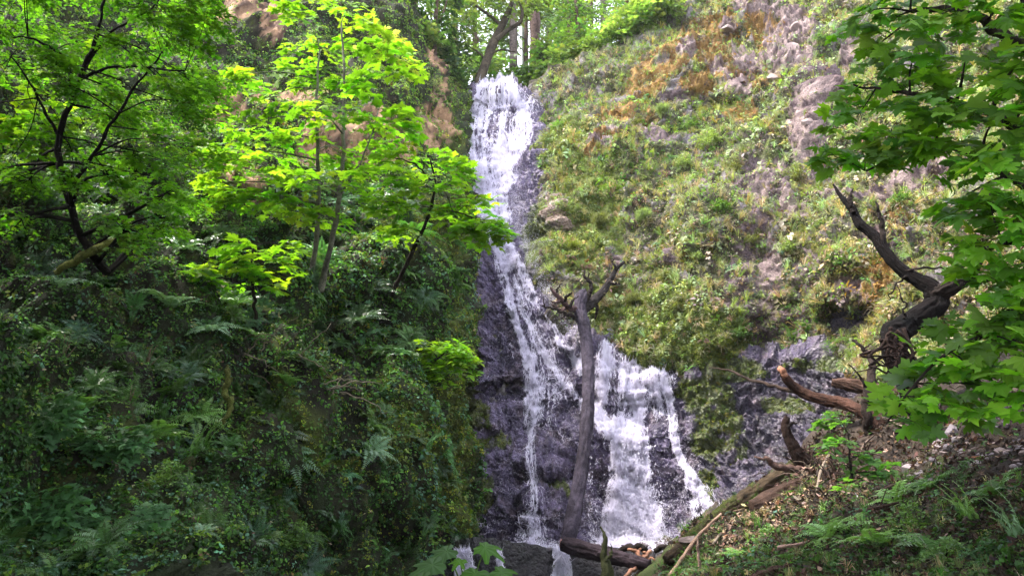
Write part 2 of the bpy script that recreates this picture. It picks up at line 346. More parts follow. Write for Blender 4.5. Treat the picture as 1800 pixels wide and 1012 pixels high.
CLIFF = Patch(np.linspace(860, 2500, 760), 1000.0, rim_cliff, 520, dep_cliff, disp_cliff, ([.3, .8, 2, 4, 8, 14, 22], .25))
ORANGE = [(1240, 80, 80, 45, -30), (1290, 130, 90, 30, 20), (1180, 120, 70, 25, -30), (1110, 220, 50, 28, 0), (1060, 280, 55, 20, 0), (1350, 60, 50, 30, 30), (1310, 215, 30, 20, 0), (1230, 160, 40, 20, 0), (1560, 500, 60, 40, 20), (1540, 590, 30, 50, 0), (1350, 700, 20, 60, 0), (1140, 165, 50, 20, -20), (1620, 400, 40, 60, 0)]
BARE = [(1500, 120, 26, 50, 10), (1210, 110, 18, 14, 0), (1265, 130, 26, 14, 20), (1310, 110, 26, 26, 0), (1130, 240, 30, 10, 0), (1470, 350, 30, 14, 0), (1540, 420, 26, 20, 0), (1390, 60, 48, 56, 20), (1410, 90, 30, 60, 0), (1370, 120, 40, 30, 0), (1340, 20, 60, 16, 0), (1300, 150, 22, 30, 0), (1280, 60, 22, 18, 0), (1430, 240, 30, 70, 20), (1060, 280, 44, 8, 0), (1090, 262, 20, 5, 0), (1430, 265, 26, 26, 0), (1085, 455, 8, 26, 20), (1600, 350, 60, 40, 0), (1350, 340, 60, 14, -60), (1350, 480, 20, 60, 10), (1500, 500, 50, 16, 0), (1670, 330, 60, 60, 0), (1400, 370, 30, 20, 0)]
LUSH = [(1080, 350, 50, 60, 10), (1250, 250, 80, 50, 20), (1250, 380, 60, 50, 0), (1050, 100, 60, 40, 0), (1180, 60, 60, 40, -30), (1150, 300, 80, 60, 0), (1380, 590, 60, 60, 0), (980, 200, 40, 50, 0), (1140, 200, 80, 30, 0), (1480, 620, 90, 30, 0), (1060, 200, 60, 40, 0)]
MOSSY = [(1030, 400, 60, 110, 30), (1150, 580, 110, 80, 0), (1250, 600, 80, 60, 0), (1010, 330, 30, 60, 0), (1060, 560, 40, 60, 0), (1000, 260, 50, 50, 0)]
SCREE = [(1600, 450, 40, 60, 0), (1420, 470, 40, 40, 0), (1250, 340, 16, 30, 0), (1160, 250, 30, 16, 0), (1390, 560, 30, 30, 0), (1560, 350, 60, 26, 0), (1200, 180, 36, 14, 0), (1430, 190, 30, 60, 10), (1440, 280, 22, 50, 10), (1375, 340, 26, 50, 35), (1335, 420, 26, 60, 20), (1300, 490, 24, 60, 15), (1340, 560, 30, 40, 0), (1490, 510, 60, 26, 0), (1180, 470, 26, 30, 0), (1320, 330, 26, 40, 40)]
DRYZ = [(1650, 450, 120, 100, 0), (1480, 420, 170, 130, 0), (1560, 330, 120, 60, 0), (1350, 300, 60, 60, 0), (1420, 540, 110, 50, 0), (1300, 480, 80, 100, 0), (1140, 450, 60, 60, 0)]
def col_cliff(p, px, py):
    n = fbm(p, .9, 4); n2 = fbm(p + 40, 3.2, 4)
    c = mixc((.075, .058, .042), (.11, .12, .05), .5 + 1.1 * n)
    c = mixc(c, (.10, .072, .075), ss(.0, .5, n2) * .8)
    c = mixc(c, (.24, .21, .22), ss(.35, .6, fbm(p + 9, 2.2, 3)))
    c = mixc(c, (.13, .17, .035), ss(.2, .6, blob(px, py, MOSSY) + .5 * n2))
    c = mixc(c, mixc((.09, .06, .065), (.20, .145, .16), .5 + n2), ss(.3, .6, zone(blob(px, py, SCREE), n2, .9, .7))); n3 = fbm(p + 70, 2.3, 5, .62); c = mixc(c, mixc((.20, .10, .035), (.36, .22, .07), .5 + .8 * fbm(p, 6, 3)), ss(.4, .7, zone(blob(px, py, ORANGE), n3, .85, .75)))
    c = mixc(c, mixc((.17, .115, .12), (.33, .25, .24), .5 + n2), ss(.42, .56, zone(blob(px, py, BARE), fbm(p + 23, 1.9, 5, .62), .9, .75)))
    return c
cliff_o = CLIFF.build('cliff', M_cliff, col_cliff); tag(cliff_o, 'mossy overgrown canyon cliff right of the waterfall', 'cliff', kind='structure')

# --- left hillside
F_left = [(750, 570, 22, 45, 1.3), (700, 900, 40, 60, 1.2), (640, 930, 60, 40, 1.1), (730, 700, 14, 90, .7), (775, 800, 22, 160, -.5), (690, 750, 30, 90, -.5), (600, 840, 60, 50, -.5), (560, 900, 50, 30, -.4), (230, 560, 60, 20, -.3),
          (450, 640, 60, 20, -.4), (600, 640, 60, 30, .5), (440, 880, 60, 60, .6), (620, 560, 90, 30, .5), (780, 330, 30, 60, -.4), (350, 250, 80, 60, .7), (445, 320, 60, 30, -.6), (440, 40, 40, 50, -.5), (150, 400, 120, 40, .6), (735, 620, 20, 60, .6), (500, 740, 50, 30, -.5), (520, 990, 80, 24, -.6), (640, 1000, 50, 18, -.5), (560, 920, 60, 18, .9), (380, 800, 60, 30, .5), (330, 960, 50, 40, -.5)]
def dep_left(px, py):
    return D_left(px, py) + 9 * ss(0, 46, sdist(B_POLY, px, py)) + feats(px, py, F_left)
def disp_left(b, px, py):
    w1, w2 = worley(b * .8); ed = ss(10, 110, -sdist(B_POLY, px, py)); return ed * (.9 * np.abs(vnoise(b * .62 + 3)) - .15) - .25 * (1 - ed) + .55 * fbm(b, .4, 5) + .25 * (w2 - w1) + .12 * fbm(b, 3, 3) + facets(b, 1.2, .22) + facets(b, 3.4, .12) + facets(b, 8, .04) + .35 * np.abs(vnoise(b * np.array([1.5, 1.5, .35])))
LEFT = Patch(np.linspace(-1500, 900, 620), 1250.0, lambda x: np.interp(x, [-1500, 0, 500, 640, 740, 800, 830, 900], [-500, -350, -300, -150, 10, 90, 158, 165]), 520, dep_left, disp_left, ([.3, .8, 2, 4, 8, 14, 22], .3))
L_RED = [(440, 30, 70, 40, 0), (470, 60, 30, 60, 0), (500, 190, 60, 30, 0), (420, 330, 70, 40, 0), (560, 270, 60, 40, 0), (770, 210, 30, 60, 0), (760, 110, 30, 30, 0), (745, 250, 30, 60, 0), (650, 280, 60, 50, 0), (390, 210, 40, 40, 0)]
L_MOSS = [(785, 800, 26, 180, 0), (750, 780, 20, 80, 0), (700, 430, 60, 60, 0), (770, 440, 40, 70, 0), (800, 600, 30, 90, 0), (780, 300, 30, 90, 0), (480, 770, 60, 20, 40), (540, 840, 50, 30, 50), (640, 780, 60, 60, 0)]
def col_left(p, px, py):
    n = fbm(p, .9, 4); n2 = fbm(p + 40, 3.2, 4)
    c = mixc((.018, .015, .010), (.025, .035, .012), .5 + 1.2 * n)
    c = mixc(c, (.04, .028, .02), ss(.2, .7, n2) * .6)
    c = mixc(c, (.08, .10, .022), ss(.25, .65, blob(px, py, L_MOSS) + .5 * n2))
    c = mixc(c, mixc((.12, .07, .05), (.44, .27, .16), .5 + 1.2 * n2), ss(.45, .65, zone(blob(px, py, L_RED), fbm(p + 23, 1.7, 5, .62))))
    c = mixc(c, (.14, .09, .07), ss(.4, .7, blob(px, py, [(235, 1000, 22, 40, 0)])))
    return c
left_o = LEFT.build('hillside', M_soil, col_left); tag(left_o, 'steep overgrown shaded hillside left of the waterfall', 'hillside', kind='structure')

# --- right talus slope
F_sl = [(1480, 885, 40, 12, .3), (1640, 800, 90, 20, -.15)]
def dep_slope(px, py): return D_slope(px, py) + 4 * ss(-2, 40, sdist(S_POLY, px, py)) + feats(px, py, F_sl)
def disp_slope(b, px, py): return .25 * fbm(b, .5, 4) + .1 * fbm(b, 2.5, 3)
SLOPE = Patch(np.linspace(1080, 2900, 420), 1500.0, lambda x: np.interp(x, [1080, 1200, 1330, 1470, 1800, 2900], [985, 945, 830, 715, 590, 250]), 320, dep_slope, disp_slope)
def col_slope(p, px, py):
    n = fbm(p, .9, 4); n2 = fbm(p + 40, 4, 4); c = mixc((.02, .014, .011), (.06, .042, .032), .5 + n2); return mixc(c, (.06, .08, .02), ss(.1, .5, n + (py - 900) / 250))
slope_o = SLOPE.build('slope', M_soil, col_slope); tag(slope_o, 'debris covered lower slope at the right', 'slope', kind='structure')

# --- stream ledge in front of the pool, pool, ground
def dep_st(px, py): return 17.2 - (py - 968) * .006 + .25 * np.sin(px * .02) + feats(px, py, [(815, 990, 20, 40, .3), (985, 1000, 18, 30, .25), (878, 985, 12, 40, .2), (1060, 1000, 90, 20, -.2)])
LEDGE = Patch(np.linspace(600, 1320, 260), 1180.0, lambda x: 968 + 3 * np.sin(np.asarray(x) * .05), 90, dep_st, lambda b, x, y: .12 * fbm(b, 1.2, 4) + .08 * np.clip(.6 - worley(b * 4)[0], 0, 1) * 2, ([.15, .4], -.6))
o = LEDGE.build('stream_ledge', M_wet, lambda p, x, y: mixc((.008, .007, .008), (.022, .018, .022), .5 + fbm(p, 2, 4))); tag(o, 'dark wet rock ledge at the foot of the falls', 'ledge', kind='structure')
zp = float(P(900, 968, 17.2)[2]) - .02
v = np.array([(-5, 17.3, zp), (5.6, 17.3, zp), (5.6, 21.2, zp), (-5, 21.2, zp)]); o = mesh('pool', v, np.array([[0, 1, 2, 3]]), M_pool); tag(o, 'dark shallow pool under the falls', 'pool', kind='structure')
g = 40; xs = np.linspace(-70, 70, g); gx, gy = np.meshgrid(xs, xs); gz = -1.2 + 0 * gx
v = np.stack([gx, gy, gz], -1).reshape(-1, 3); i = np.arange(g - 1)[:, None] * g; j = np.arange(g - 1)[None]
o = mesh('ground', v, np.stack([i + j, i + j + 1, i + g + j + 1, i + g + j], -1).reshape(-1, 4), M_soil, None, np.full((g * g, 3), .05)); tag(o, 'dark forest ground', 'ground', kind='structure')

# ------------------------------------------------------------------ leaf templates
def col3(n, c): return np.broadcast_to(np.asarray(c, float), (n, 3)).copy()
def T_diamond():
    v = np.array([(0, 0, 0), (.3, .45, .07), (0, 1, -.08), (-.3, .45, .07)], float); return v, np.array([(0, 1, 2), (0, 2, 3)]), col3(4, 1)
def T_ovate():
    v = np.array([(0, 0, 0), (.28, .25, .06), (.33, .55, .05), (0, 1, -.15), (-.33, .55, .05), (-.28, .25, .06), (0, .5, 0)], float)
    return v, np.array([(6, 0, 1), (6, 1, 2), (6, 2, 3), (6, 3, 4), (6, 4, 5), (6, 5, 0)]), col3(7, 1)
def T_outline(r, ctr=(0, .3), droop=.22, seed=0, var=.05):
    rg = np.random.default_rng(seed); r = np.array(r, float); l = r[::-1][1:-1] * np.array([-1, 1]); o = np.concatenate([r, l]); o = o + rg.normal(0, var, o.shape) * .4
    d2 = (o[:, 0] ** 2 + (o[:, 1] - .3) ** 2); z = -droop * d2 + .05 * np.abs(o[:, 0])
    v = np.concatenate([[(ctr[0], ctr[1], .0)], np.c_[o, z]]); n = len(o); k = np.arange(n)
    return v, np.c_[np.zeros(n, int), 1 + (k + 1) % n, 1 + k], col3(n + 1, 1)
MAPLE = [(0, 0), (.20, -.14), (.40, -.10), (.30, .07), (.62, .12), (.78, .36), (.56, .36), (.52, .52), (.24, .40), (.34, .72), (.19, .70), (.13, .86), (0, 1.05)]
MAPLE_S = [(0, 0), (.38, -.1), (.26, .1), (.72, .34), (.24, .40), (.28, .70), (0, 1.05)]
T_MAP = [T_outline(MAPLE, droop=d, seed=k) for k, d in enumerate((.15, .3, .45, .1))]
T_MAPS = [T_outline(MAPLE_S, droop=d, seed=k) for k, d in enumerate((.15, .35, .5))]
def broad_T():
    th = np.linspace(-math.pi, math.pi, 72, endpoint=False); lob = np.array([0, .95, -.95, 1.9, -1.9]); ln_ = np.array([1.0, .9, .9, .62, .62])
    r = np.max([l * np.exp(-np.abs((th - a) / .42) ** 1.7) for a, l in zip(lob, ln_)], 0); r = np.maximum(r, .5 * (1 - .55 * ss(2.3, 3.1, np.abs(th)))) * (1 + .035 * np.sin(th * 31) * (np.abs(th) < 2.5))
    V = [(0, 0, 0)]; C = [1.25]
    for f in (.2, .4, .6, .8, 1.0):
        dv = np.min([np.abs(th - a) for a in lob], 0)
        z = -.28 * (r * f) ** 2 + .10 * f * r * np.clip(dv, 0, .45) + .02 * np.sin(th * 9) * f
        V += list(np.c_[np.sin(th) * r * f, np.cos(th) * r * f, z]); C += list(np.where(dv < .06, 1.3, .85 + .25 * np.clip(dv, 0, .4)))
    F = [(0, 1 + (k + 1) % 72, 1 + k) for k in range(72)]
    for q in range(4):
        for k in range(72):
            a_, b_ = 1 + q * 72 + k, 1 + q * 72 + (k + 1) % 72; F += [(a_, b_, b_ + 72), (a_, b_ + 72, a_ + 72)]
    return np.array(V, float), np.array(F), np.array(C)[:, None] * np.ones((1, 3))
T_BROAD = broad_T()
def jit(c, n, s=.18, hs=.06):
    c = np.asarray(c, float); b = np.exp(rng.normal(0, s, (n, 1))); h = np.exp(rng.normal(0, hs, (n, 3))); return np.clip(c * b * h, 0, .9)
def rdir(n): return norm(rng.normal(size=(n, 3)))
def spray(T, n_pairs, L, leaf, seed=0, tilt=.25):      # a twig (along +Y) with opposite leaves; blades roughly flat, normal +Z
    rg = np.random.default_rng(seed); mb = MB(); path = [(0, 0, 0)]; 
    for k in range(1, 5): path.append((rg.normal(0, .03) * k * L, L * k / 4, -.02 * k * k * L + rg.normal(0, .01)))
    path = np.array(path); v, f = tube(path, [leaf * .03, leaf * .025, leaf * .02, leaf * .015, leaf * .008], 3, sm=False, lump=0); mb.add(v, f, (.35, .25, .12))
    for k in range(n_pairs * 2 + 1):
        s = (k // 2 + .6) / (n_pairs + .6); side = -1 if k % 2 else 1
        if k == n_pairs * 2: s, side = 1.0, 0
        b = np.array([np.interp(s, np.linspace(0, 1, 5), path[:, i]) for i in range(3)])
        ang = side * rg.uniform(.6, 1.25); d = np.array([math.sin(ang), math.cos(ang), rg.uniform(-.35, .1)]); pet = leaf * rg.uniform(.4, .9) * (1 if side else .3)
        e = b + d * pet; nrm = norm(np.array([rg.normal(0, tilt), rg.normal(0, tilt), 1.0])); sc = leaf * rg.uniform(.65, 1.15)
        v, f = tube([b, e], leaf * .012, 3, sm=False, lump=0); mb.add(v, f, (.8, .8, .5))
        t = T[rg.integers(len(T))]; Rm = frames(nrm[None], d[None] + np.array([[0, 0, -.3]])); mb.inst(t, e[None], Rm, np.array([sc]), np.array([[1, 1, 1]]) * rg.uniform(.75, 1.2))
    return mb.arr()
SPR_M = [spray(T_MAP, 3, .45, .20, k) for k in range(4)]
SPR_R = [spray(T_MAP, 2, .2, .20, 50 + k, .3) for k in range(6)]
SPR_S = [spray(T_MAPS, 4, .30, .085, 10 + k) for k in range(4)]
SPR_O = [spray([T_ovate()], 6, .30, .06, 20 + k, .4) for k in range(4)]
def grass_T(seed, n=14):
    rg = np.random.default_rng(seed); mb = MB()
    for k in range(n):
        a = rg.uniform(0, 6.28); o = rg.uniform(.2, .8); h = rg.uniform(.5, 1); d = np.array([math.cos(a), math.sin(a)]); w = .012; s_ = np.array([-d[1], d[0]]) * w
        p0 = np.zeros(3); p1 = np.r_[d * o * .35, h * .7]; p2 = np.r_[d * o, h * (.9 - o * .5)]
        v = np.array([np.r_[s_, 0], np.r_[-s_, 0], p1 + np.r_[s_ * .8, 0], p1 - np.r_[s_ * .8, 0], p2]); mb.add(v, np.array([(0, 1, 2), (1, 3, 2), (2, 3, 4)]), rg.uniform(.8, 1.2))
    return mb.arr()
def curl_T(seed):
    v, f, c = T_outline(MAPLE_S if seed % 2 else [(0, 0), (.3, .3), (.25, .7), (0, 1.0)], seed=seed); v = v.copy(); v[:, 2] = .9 * v[:, 0] ** 2 + .5 * (v[:, 1] - .4) ** 2 * (1 if seed % 3 else -1.6); v[:, 0] *= .75; return v, f, c
CURL = [curl_T(k) for k in range(5)]
GRASS = [grass_T(k) for k in range(5)]
def sprig_T(seed, n=7, lf=.35):
    rg = np.random.default_rng(seed); mb = MB(); T = T_ovate() if seed % 2 else T_diamond()
    for k in range(n):
        h = rg.uniform(.15, 1); a = rg.uniform(0, 6.28); d = np.array([math.cos(a), math.sin(a), rg.uniform(-.4, .5)]); nn = norm(np.array([math.cos(a) * .3, math.sin(a) * .3, 1]) + rg.normal(0, .35, 3))
        mb.inst(T, (np.array([0, 0, h * .6]) + d * .12)[None], frames(nn[None], d[None]), np.array([lf * rg.uniform(.7, 1.3)]), np.array([[1, 1, 1]]) * rg.uniform(.75, 1.25))
    return mb.arr()
SPRIG = [sprig_T(k) for k in range(6)]
TUFT = [sprig_T(30 + 2 * k, 12, .28) for k in range(4)]
def fern_T(seed, nf=13, arch=1.0, npn=20):
    rg = np.random.default_rng(seed); mb = MB(); pin = T_diamond()
    for k in range(nf):
        a = 6.283 * k / nf + rg.uniform(-.25, .25); L = rg.uniform(.75, 1.1); el = rg.uniform(.55, 1.15); d = np.array([math.cos(a), math.sin(a), 0]); t = np.linspace(0, 1, npn + 2)[1:]
        x = L * (t * math.cos(el) + .25 * t * t * arch); z = L * (t * math.sin(el) - .55 * arch * t ** 2.2)
        pth = d[None] * x[:, None] + np.array([0, 0, 1.0]) * z[:, None]; tan = norm(np.gradient(pth, axis=0)); side = np.cross(tan, np.array([0, 0, 1.0])); side = norm(side); nr = np.cross(side, tan)
        ln = L * .17 * np.sin(np.clip(t * 1.02, 0, 1) ** .7 * math.pi * .93 + .12) + .01; tint = rg.uniform(.75, 1.2)
        v, f = tube(pth, .006, 3, sm=False, lump=0); mb.add(v, f, (.9, .8, .5))
        for s_ in (-1, 1):
            dd = side * s_ + tan * .35 - np.array([0, 0, .25]); n = len(t)
            R3 = frames(nr + rg.normal(0, .12, (n, 3)), dd); mb.inst(pin, pth, R3, np.c_[ln * .55 + .0, ln, ln], np.full((n, 3), tint) * rg.uniform(.9, 1.1, (n, 1)))
    return mb.arr()
FERN = [fern_T(k, nf) for k, nf in enumerate((14, 11, 16, 9))]

# ------------------------------------------------------------------ ground cover scatter
def scatter(mb, patch, Ts, xr, yr, n, size, colf, w=None, up=.5, spread=.5, off=0.0, poly=None, sgn=-1):
    if not hasattr(patch, 'cellw'):
        e1 = patch.G[:-1, 1:] - patch.G[:-1, :-1]; e2 = patch.G[1:, :-1] - patch.G[:-1, :-1]; patch.cellw = np.linalg.norm(np.cross(e1, e2), axis=-1) / patch.G[:-1, :-1, 1] ** 2
    cw = patch.cellw * (patch.PX[:-1, :-1] >= xr[0]) * (patch.PX[:-1, :-1] <= xr[1]) * (patch.PY[:-1, :-1] >= yr[0]) * (patch.PY[:-1, :-1] <= yr[1]); cw = np.minimum(cw, np.median(cw[cw > 0]) * 6)
    cum = np.cumsum(cw.ravel()); ci = np.searchsorted(cum, rng.random(n) * cum[-1]); ci = np.minimum(ci, cw.size - 1); i, j = np.divmod(ci, cw.shape[1]); a, b = rng.random(n), rng.random(n)
    px = patch.PX[i, j] * (1 - b) + patch.PX[i, j + 1] * b; py = patch.PY[i, j] * (1 - a) + patch.PY[i + 1, j] * a
    k = py > patch.rim(px) + 1
    if poly is not None: k &= sdist(poly, px, py) * -sgn < 3
    px, py = px[k], py[k]
    if w is not None:
        k = rng.random(len(px)) < w(px, py, patch.at(px, py)); px, py = px[k], py[k]
    p = patch.at(px, py); nr = patch.at(px, py, 'N'); nr = np.where(nr[:, 1:2] > 0.2, -nr, nr); m = len(px)
    z = norm(nr * (1 - up) + np.array([0, 0, up]) + rng.normal(0, spread, (m, 3)) * .6); d = rng.normal(size=(m, 3)) + np.array([0, 0, -.4])
    c = colf(px, py, p); s = size * np.exp(np.clip(rng.normal(0, .32, m), -.8, .5)) * np.clip(p[:, 1] / 15, .6, 1.15); which = rng.integers(len(Ts), size=m)
    p = p + nr * off
    for t, T in enumerate(Ts):
        q = which == t; mb.inst(T, p[q], frames(z[q], d[q]), s[q], c[q])
def pick(m, wts, cols, s=.2, hs=.1, p=None, k=2.4):      # random palette choice
    wts = np.stack([np.broadcast_to(w, (m,)) for w in wts]).astype(float)
    if p is not None: wts = wts * np.stack([np.exp(k * (vnoise(p * .7 + 31.7 * i_) + .7 * vnoise(p * 2.1 + 11.3 * i_))) for i_ in range(len(wts))])
    wts = np.clip(wts, 0, None) + 1e-6; cum = np.cumsum(wts / wts.sum(0), 0); r = rng.random(m)
    i = (r[None] > cum).sum(0); i = np.minimum(i, len(cols) - 1); return jit(np.asarray(cols)[i], m, s, hs)
G_LIGHT, G_MID, G_DARK, G_OLIVE, G_PALE, G_YEL, G_BROWN, G_DRY, G_BLUE = (.20, .33, .06), (.085, .21, .035), (.035, .09, .02), (.12, .155, .04), (.34, .42, .23), (.28, .30, .07), (.15, .09, .06), (.42, .34, .23), (.09, .19, .12)
G_ORNG = (.32, .18, .05); G_MAUVE = (.25, .19, .19); G_STRAW = (.46, .40, .33)
def cc_cliff(px, py, p):
    n = fbm(p, .8, 3); m = len(px); lush = blob(px, py, LUSH); org = blob(px, py, ORANGE); ms = blob(px, py, MOSSY); lo = ss(250, 600, py); dz = blob(px, py, DRYZ)
    return pick(m, [.35 + lush * 2 - lo * .2, .12 + lush * 1.3 + .3 * n, .2 + ms * 1.6, .9 + .5 * n, .35 + .6 * lo * (1 - ms), .08 + ms * .4, org * 2.0, .25 + .45 * lo * (1 - ms), .15 * (n < 0), 1.0 * dz + .15, .9 * dz + .1],
                [G_LIGHT, G_MID, G_OLIVE, G_PALE, G_BROWN, G_YEL, G_ORNG, G_DRY, G_BLUE, G_MAUVE, G_STRAW], .24, .06, p=p)
def w_cliff(dens):
    def f(px, py, p):
        n = fbm(p, 1.0, 2) + .9 * fbm(p + 50, 3.5, 3); b = blob(px, py, BARE); og = blob(px, py, ORANGE); sc_ = blob(px, py, SCREE); dens_ = dens * (1 - .6 * ss(.3, .7, sc_ * .9 + .5 * fbm(p + 40, 3.2, 3))); ins = sdist(W_POLY, px, py) > 4
        return ins * np.clip(dens_ + .5 * n * (dens_ / dens), .05, 1) * (1 - .93 * ss(.42, .56, zone(b, fbm(p + 23, 1.9, 5, .62), .9, .75))) * (1 - .6 * ss(.4, .8, og * .85 + .5 * n))
    return f
mb = MB()
scatter(mb, CLIFF, SPRIG, (920, 2100), (-150, 760), 56000, .14, cc_cliff, w_cliff(.52), up=.55, spread=.6)
scatter(mb, CLIFF, [T_ovate()], (920, 1900), (-50, 760), 34000, .055, cc_cliff, w_cliff(.7), up=.3, spread=.9, off=.05)
scatter(mb, CLIFF, SPRIG + [SPR_O[0]], (920, 1900), (-50, 760), 5000, .27, cc_cliff, w_cliff(.35), up=.5, spread=.5)
o = mb.build('cliff_ground_cover', M_cover); tag(o, 'dense small leafy plants clinging all over the right cliff', 'ground cover', kind='stuff')
mb = MB()
scatter(mb, CLIFF, GRASS, (940, 2000), (-100, 740), 26000, .30, lambda x, y, p: pick(len(x), [.3, .5, .3, .6 + .4 * (y > 350), .4], [(.20, .27, .07), (.28, .33, .12), G_YEL, G_DRY, G_PALE], .2), w_cliff(.35), up=.5, spread=.4)
o = mb.build('cliff_grass', M_cover); tag(o, 'pale tufts of grass hanging on the right cliff', 'grass', kind='stuff')

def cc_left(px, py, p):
    m = len(px); n = fbm(p, .6, 3); ms = blob(px, py, L_MOSS); top = ss(520, 200, py); red = blob(px, py, L_RED)  # darker greens low down paint extra shade into the lower hillside
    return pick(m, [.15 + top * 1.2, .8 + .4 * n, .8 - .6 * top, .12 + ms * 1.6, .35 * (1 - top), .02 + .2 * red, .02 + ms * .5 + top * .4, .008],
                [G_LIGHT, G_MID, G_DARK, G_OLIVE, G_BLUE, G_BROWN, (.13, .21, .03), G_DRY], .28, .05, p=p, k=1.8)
def w_left(dens):
    def f(px, py, p):
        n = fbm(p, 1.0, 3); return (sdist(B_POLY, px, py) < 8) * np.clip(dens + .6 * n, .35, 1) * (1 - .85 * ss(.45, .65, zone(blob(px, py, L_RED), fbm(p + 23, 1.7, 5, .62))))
    return f
mb = MB()
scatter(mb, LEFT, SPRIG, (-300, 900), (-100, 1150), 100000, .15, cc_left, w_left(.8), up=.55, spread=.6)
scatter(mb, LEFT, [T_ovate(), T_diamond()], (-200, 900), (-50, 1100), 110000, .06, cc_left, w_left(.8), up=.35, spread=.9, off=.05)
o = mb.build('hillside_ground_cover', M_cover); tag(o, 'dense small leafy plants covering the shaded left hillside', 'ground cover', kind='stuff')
mb = MB()
scatter(mb, LEFT, TUFT, (430, 900), (150, 1050), 42000, .10, lambda x, y, p: pick(len(x), [.5, .5, .4], [(.27, .31, .04), (.19, .24, .04), (.10, .14, .03)], .25), lambda x, y, p: (sdist(B_POLY, x, y) < 8) * np.clip(blob(x, y, L_MOSS) * 1.2 + .15, 0, 1), up=.1, spread=.5)  # bank moss coloured brighter to make up for sunlight missing at its edge
scatter(mb, ROCK, TUFT, (800, 1500), (150, 1000), 40000, .09, lambda x, y, p: pick(len(x), [.5, .5, .4], [(.13, .17, .03), (.08, .12, .03), (.16, .17, .04)], .25), lambda x, y, p: np.clip(zone(blob(x, y, MOSS_ON_WET), fbm(p + 61, 2.2, 4, .6), 1.0, 1.1), 0, 1), up=.2, spread=.6)
scatter(mb, CLIFF, TUFT, (940, 1400), (230, 680), 26000, .11, lambda x, y, p: pick(len(x), [.5, .5, .4], [(.19, .22, .035), (.13, .17, .03), (.10, .13, .04)], .25), lambda x, y, p: (sdist(W_POLY, x, y) > 0) * np.clip(blob(x, y, MOSSY) * 1.2, 0, 1), up=.1, spread=.5)
scatter(mb, CLIFF, TUFT, (940, 1900), (-60, 700), 52000, .085, lambda x, y, p: pick(len(x), [.5, .6, .4, .5, .3 * blob(x, y, ORANGE) * 4, .4], [(.19, .26, .08), (.29, .34, .17), (.13, .17, .05), (.34, .31, .22), (.30, .18, .06), (.25, .20, .18)], .2, .05, p=p + 90, k=2.6), lambda x, y, p: (sdist(W_POLY, x, y) > 2) * np.clip(.35 + 1.1 * fbm(p + 13, .9, 3), 0, 1) * (1 - .8 * ss(.42, .56, zone(blob(x, y, BARE), fbm(p + 23, 1.9, 5, .62), .9, .75))), up=.15, spread=.5)
scatter(mb, LEFT, TUFT, (-100, 860), (250, 1080), 30000, .085, lambda x, y, p: pick(len(x), [.5, .5, .4], [(.05, .10, .022), (.08, .13, .025), (.035, .07, .02)], .25, .05, p=p), lambda x, y, p: (sdist(B_POLY, x, y) < -4) * np.clip(.1 + 1.2 * fbm(p + 13, .8, 3), 0, 1), up=.2, spread=.5)
o = mb.build('moss', M_cover); tag(o, 'yellow green moss cushions on the rock beside the falls', 'moss', kind='stuff')

mb = MB()
scatter(mb, LEFT, FERN, (-150, 860), (330, 1080), 620, .42, lambda x, y, p: pick(len(x), [.5, .5, .4], [(.05, .12, .03), (.08, .17, .05), (.08, .16, .09)], .25), lambda x, y, p: (sdist(B_POLY, x, y) < -15) * .8, up=.5, spread=.3)
o = mb.build('small_ferns', M_fern); tag(o, 'many small dark ferns carpeting the shaded left hillside', 'small ferns', kind='stuff')
# slope cover: dry leaves, green herbs, grass
PALE_L = [(1335, 905, 60, 30, -35), (1400, 900, 60, 40, 0), (1440, 850, 40, 40, 0), (1470, 890, 40, 26, 0), (1290, 960, 40, 26, 0), (1520, 900, 40, 16, 0)]
def in_slope(px, py): return sdist(S_POLY, px, py) < 0
mb = MB()
scatter(mb, SLOPE, CURL, (1150, 2100), (700, 1150), 60000, .085, lambda x, y, p: pick(len(x), [.03 + 1.6 * blob(x, y, PALE_L), .5, .9], [(.33, .24, .17), (.09, .06, .042), (.035, .025, .02)], .25, p=p, k=1.2), lambda x, y, p: in_slope(x, y) * np.clip(.4 + blob(x, y, [(1400, 880, 160, 60, -20), (1340, 930, 120, 60, 0), (1450, 830, 60, 60, 0)]) + .3 * fbm(p, 1, 2), 0, 1), up=.5, spread=1.0, off=.06)  # litter colour darkened to carry the slope's shade; pale dry clumps are real
o = mb.build('leaf_litter', M_dry); tag(o, 'dead brown leaves and litter strewn over the right slope', 'leaf litter', kind='stuff')
mb = MB()
scatter(mb, SLOPE, SPRIG, (1150, 2200), (720, 1200), 26000, .15, lambda x, y, p: pick(len(x), [.5, .5, .3, .3], [(.06, .14, .03), (.08, .15, .05), G_DARK, (.055, .12, .07)], .3), lambda x, y, p: in_slope(x, y) * np.clip(ss(850, 1000, y + (x - 1500) * .22) * .9 + .5 * fbm(p, 1, 3), 0.03, 1), up=.7, spread=.6)
scatter(mb, SLOPE, GRASS, (1150, 2200), (850, 1200), 2500, .22, lambda x, y, p: pick(len(x), [.5, .5, .3], [G_MID, (.15, .22, .08), G_DRY], .3), lambda x, y, p: in_slope(x, y) * 1.0, up=.8, spread=.5)
o = mb.build('slope_ground_cover', M_cover); tag(o, 'low green herbs and grass on the lower right slope', 'ground cover', kind='stuff')


